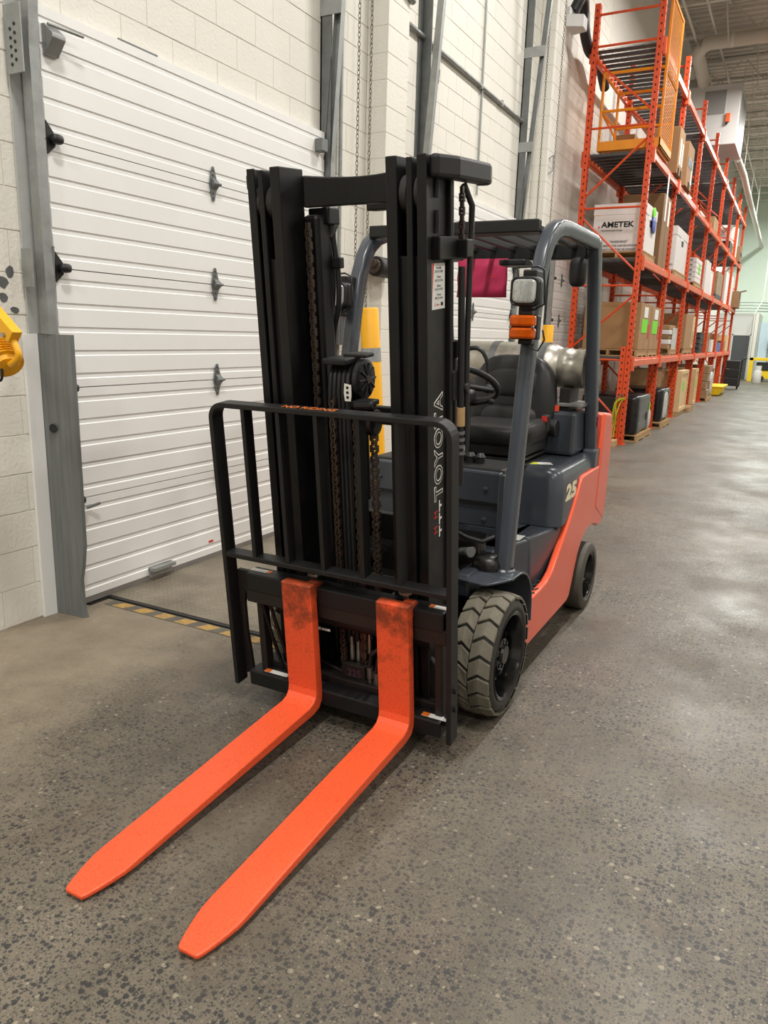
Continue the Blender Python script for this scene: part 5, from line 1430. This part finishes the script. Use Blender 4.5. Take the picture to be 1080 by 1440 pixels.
MB().lathe([(0, 0), (0, .2), (.70, .19), (.72, .0)], (0, 0, 0), 'z', 18).build('roll', 'wrap_black', e, None, 0, 50)
MB().lathe([(.3, .202), (.36, .21), (.42, .202)], (.02, -.05, 0), 'z', 18).build('film_band', 'wrap_clear', e)
tag(e, 'tall dark wrapped roll standing between the two plywood crates', 'roll')
crate('farther thin plywood crate standing on the floor', -2.9, -2.2, 20.65, 21.2, 0, .98)
pallet(-2.6, 23.95, 0, 1.0, 1.3, 'wooden pallet under the brown wrapped stack on the floor')
e = empty('wrapped_stack', (-2.6, 23.95, .117))
for i in range(4):
    for j in (-1, 1): MB().box(-.45, .43+.02*((i+j) % 3), min(j*.02, j*.58), max(j*.02, j*.58), .22*i, .22*i+.215).build('bundle', 'wrap_brown', e, None, .015)
MB().superell((.46, .3, .35), .05, .25, .35, 3, 14, wrapmod).build('loose_film', 'wrap_clear', e, None, 0, 50)
tag(e, 'brown film wrapped stack of cartons on the floor past plywood crates', 'stack')
for k, (yy, lb_) in enumerate(((26.7, 'nearer yellow plastic bin on the floor by rack'), (27.7, 'farther yellow plastic bin on the floor by rack'))):
    e = empty('plastic_bin', (-2.22, yy, 0))
    MB().add([(-.2, -.4, .02), (.16, -.4, .02), (.16, .4, .02), (-.2, .4, .02), (-.24, -.45, .28), (.26, -.45, .28), (.26, .45, .28), (-.24, .45, .28)], [(0, 3, 2, 1), (0, 1, 5, 4), (1, 2, 6, 5), (2, 3, 7, 6), (3, 0, 4, 7), (4, 5, 6, 7)]).build('bin_body', 'bright_yellow', e, None, .015)
    MB().box(-.26, .28, -.47, .47, .26, .30).build('bin_rim', 'bright_yellow', e, None, .008)
    tag(e, lb_, 'bin')
carton('carton', 'small dark carton behind the yellow bins on the floor', -2.9, -2.5, 26.4, 27.6, 0, .55, 'door_dark', True)
carton('carton', 'black upright case behind the farther yellow bin on the floor', -2.9, -2.45, 27.8, 28.4, 0, .75, 'wrap_black', False)
pbr('strap_yellow', (168, 168, 30), .6)
# small yellow strap bundle hung on the end frame
e = empty('strap_bundle', (-2.44, 12.30, .0))
for k in range(5):
    x = -.03+.02*k; q_ = [random.uniform(-.03, .03) for _ in range(6)]
    MB().tube(spl([(x+.12, -.03, .74), (x+.03+q_[0], -.05, .66), (x+.02+q_[1], -.06-.01*k, .5), (x+q_[2], -.06, .36), (x-.02+q_[3], -.05, .2), (x-.03+q_[4], -.06, .12)]), .010, 6).build('strap', 'strap_yellow', e, None, 0, 60)
MB().tube([(.02, -.05, .72), (.11, -.02, .80), (.12, .0, .73)], .012, 6).build('hook', 'galv_dark', e, None, 0, 60)
tag(e, 'bundle of yellow straps hanging at the foot of the end rack frame', 'straps')
e = empty('wood_block', (-2.42, 12.05, 0)); 
for i, (a, b) in enumerate(((0, .05), (.05, .1))): MB().box(-.12, .10, -.16+.02*i, .15, a, b).build('board', 'pallet_wood', e, None, .004)
tag(e, 'short stacked wood boards on the floor by the yellow straps', 'wood block')
# black hand truck with cases
e = empty('hand_truck', (-2.02, 30.9, 0))
for s in (-1, 1): MB().lathe([(-.03, 0), (-.03, .10), (-.02, .125), (.02, .125), (.03, .10), (.03, 0)], (s*.2, .0, .127), 'x', 18).build('wheel', 'plastic_black', e, None, 0, 40)
for i in range(3): MB().box(-.24, .22, -.25, .25, .12+.31*i, .41+.31*i).build('case', 'plastic_black', e, None, .02)
for s in (-1, 1): MB().tube([(.25, s*.2, .1), (.27, s*.2, 1.05), (.42, s*.2, 1.12)], .015, 6).build('handle_tube', 'black_hw', e)
MB().box(.2, .27, -.22, .22, .55, .6).build('cross_tube', 'black_hw', e)
tag(e, 'black hand truck stacked with black cases at rack end', 'hand truck')
# white gas cylinder and yellow machine at the far end
e = empty('gas_cylinder', (-1.42, 36.7, 0))
MB().lathe([(0, .0), (0, .14), (.03, .16), (.48, .16), (.56, .12), (.58, .05)], (0, 0, 0), 'z', 24).build('cylinder_body', 'tank_white', e, None, 0, 40)
MB().lathe([(.57, .13), (.74, .13), (.74, .12), (.57, .12)], (0, 0, 0), 'z', 24).build('collar', 'tank_white', e, None, 0, 40)
tag(e, 'small white gas cylinder standing on the floor at far end', 'gas cylinder')
e = empty('yellow_lift', (-1.35, 38.6, 0))
MB().box(-.55, -.38, -.1, .1, 0, 1.05).build('leg', 'bright_yellow', e, None, .01); MB().box(-.55, 1.3, -.1, .1, .92, 1.05).build('top_beam', 'bright_yellow', e, None, .01)
MB().box(-.2, 1.3, .05, .9, .12, .5).build('chassis', 'bright_yellow', e, None, .02); MB().box(-.25, 1.3, .0, .95, .5, .85).build('deck', 'plastic_black', e, None, .02)
for x in (0.0, .9): MB().lathe([(-.06, 0), (-.06, .13), (.06, .13), (.06, 0)], (x, .0, .13), 'y', 18).build('wheel', 'plastic_black', e, None, 0, 40)
for x in (0.1, .6): MB().tube([(x, 0, 1.05), (x, 0, 1.3), (x+.5, 0, 1.3), (x+.5, 0, 1.05)], .015, 6).build('guard_rail', 'galv_dark', e)
tag(e, 'yellow lift machine parked at the far end of the aisle', 'machine')
o = empty('window_blind_unit', (-1.1, 43.3, 0)); MB().box(-.3, .8, 0, .15, 1.4, 1.9).build('cabinet', 'galv', o, None, .01)
for i in range(4): MB().box(-.28, .78, -.01, 0, 1.44+.11*i, 1.5+.11*i).build('slat', 'partition', o)
MB().box(-.25, -.2, .05, .1, 0, 1.4).box(.7, .75, .05, .1, 0, 1.4).build('stand', 'galv', o)
tag(o, 'grey slatted cabinet on a stand at the far wall', 'cabinet')
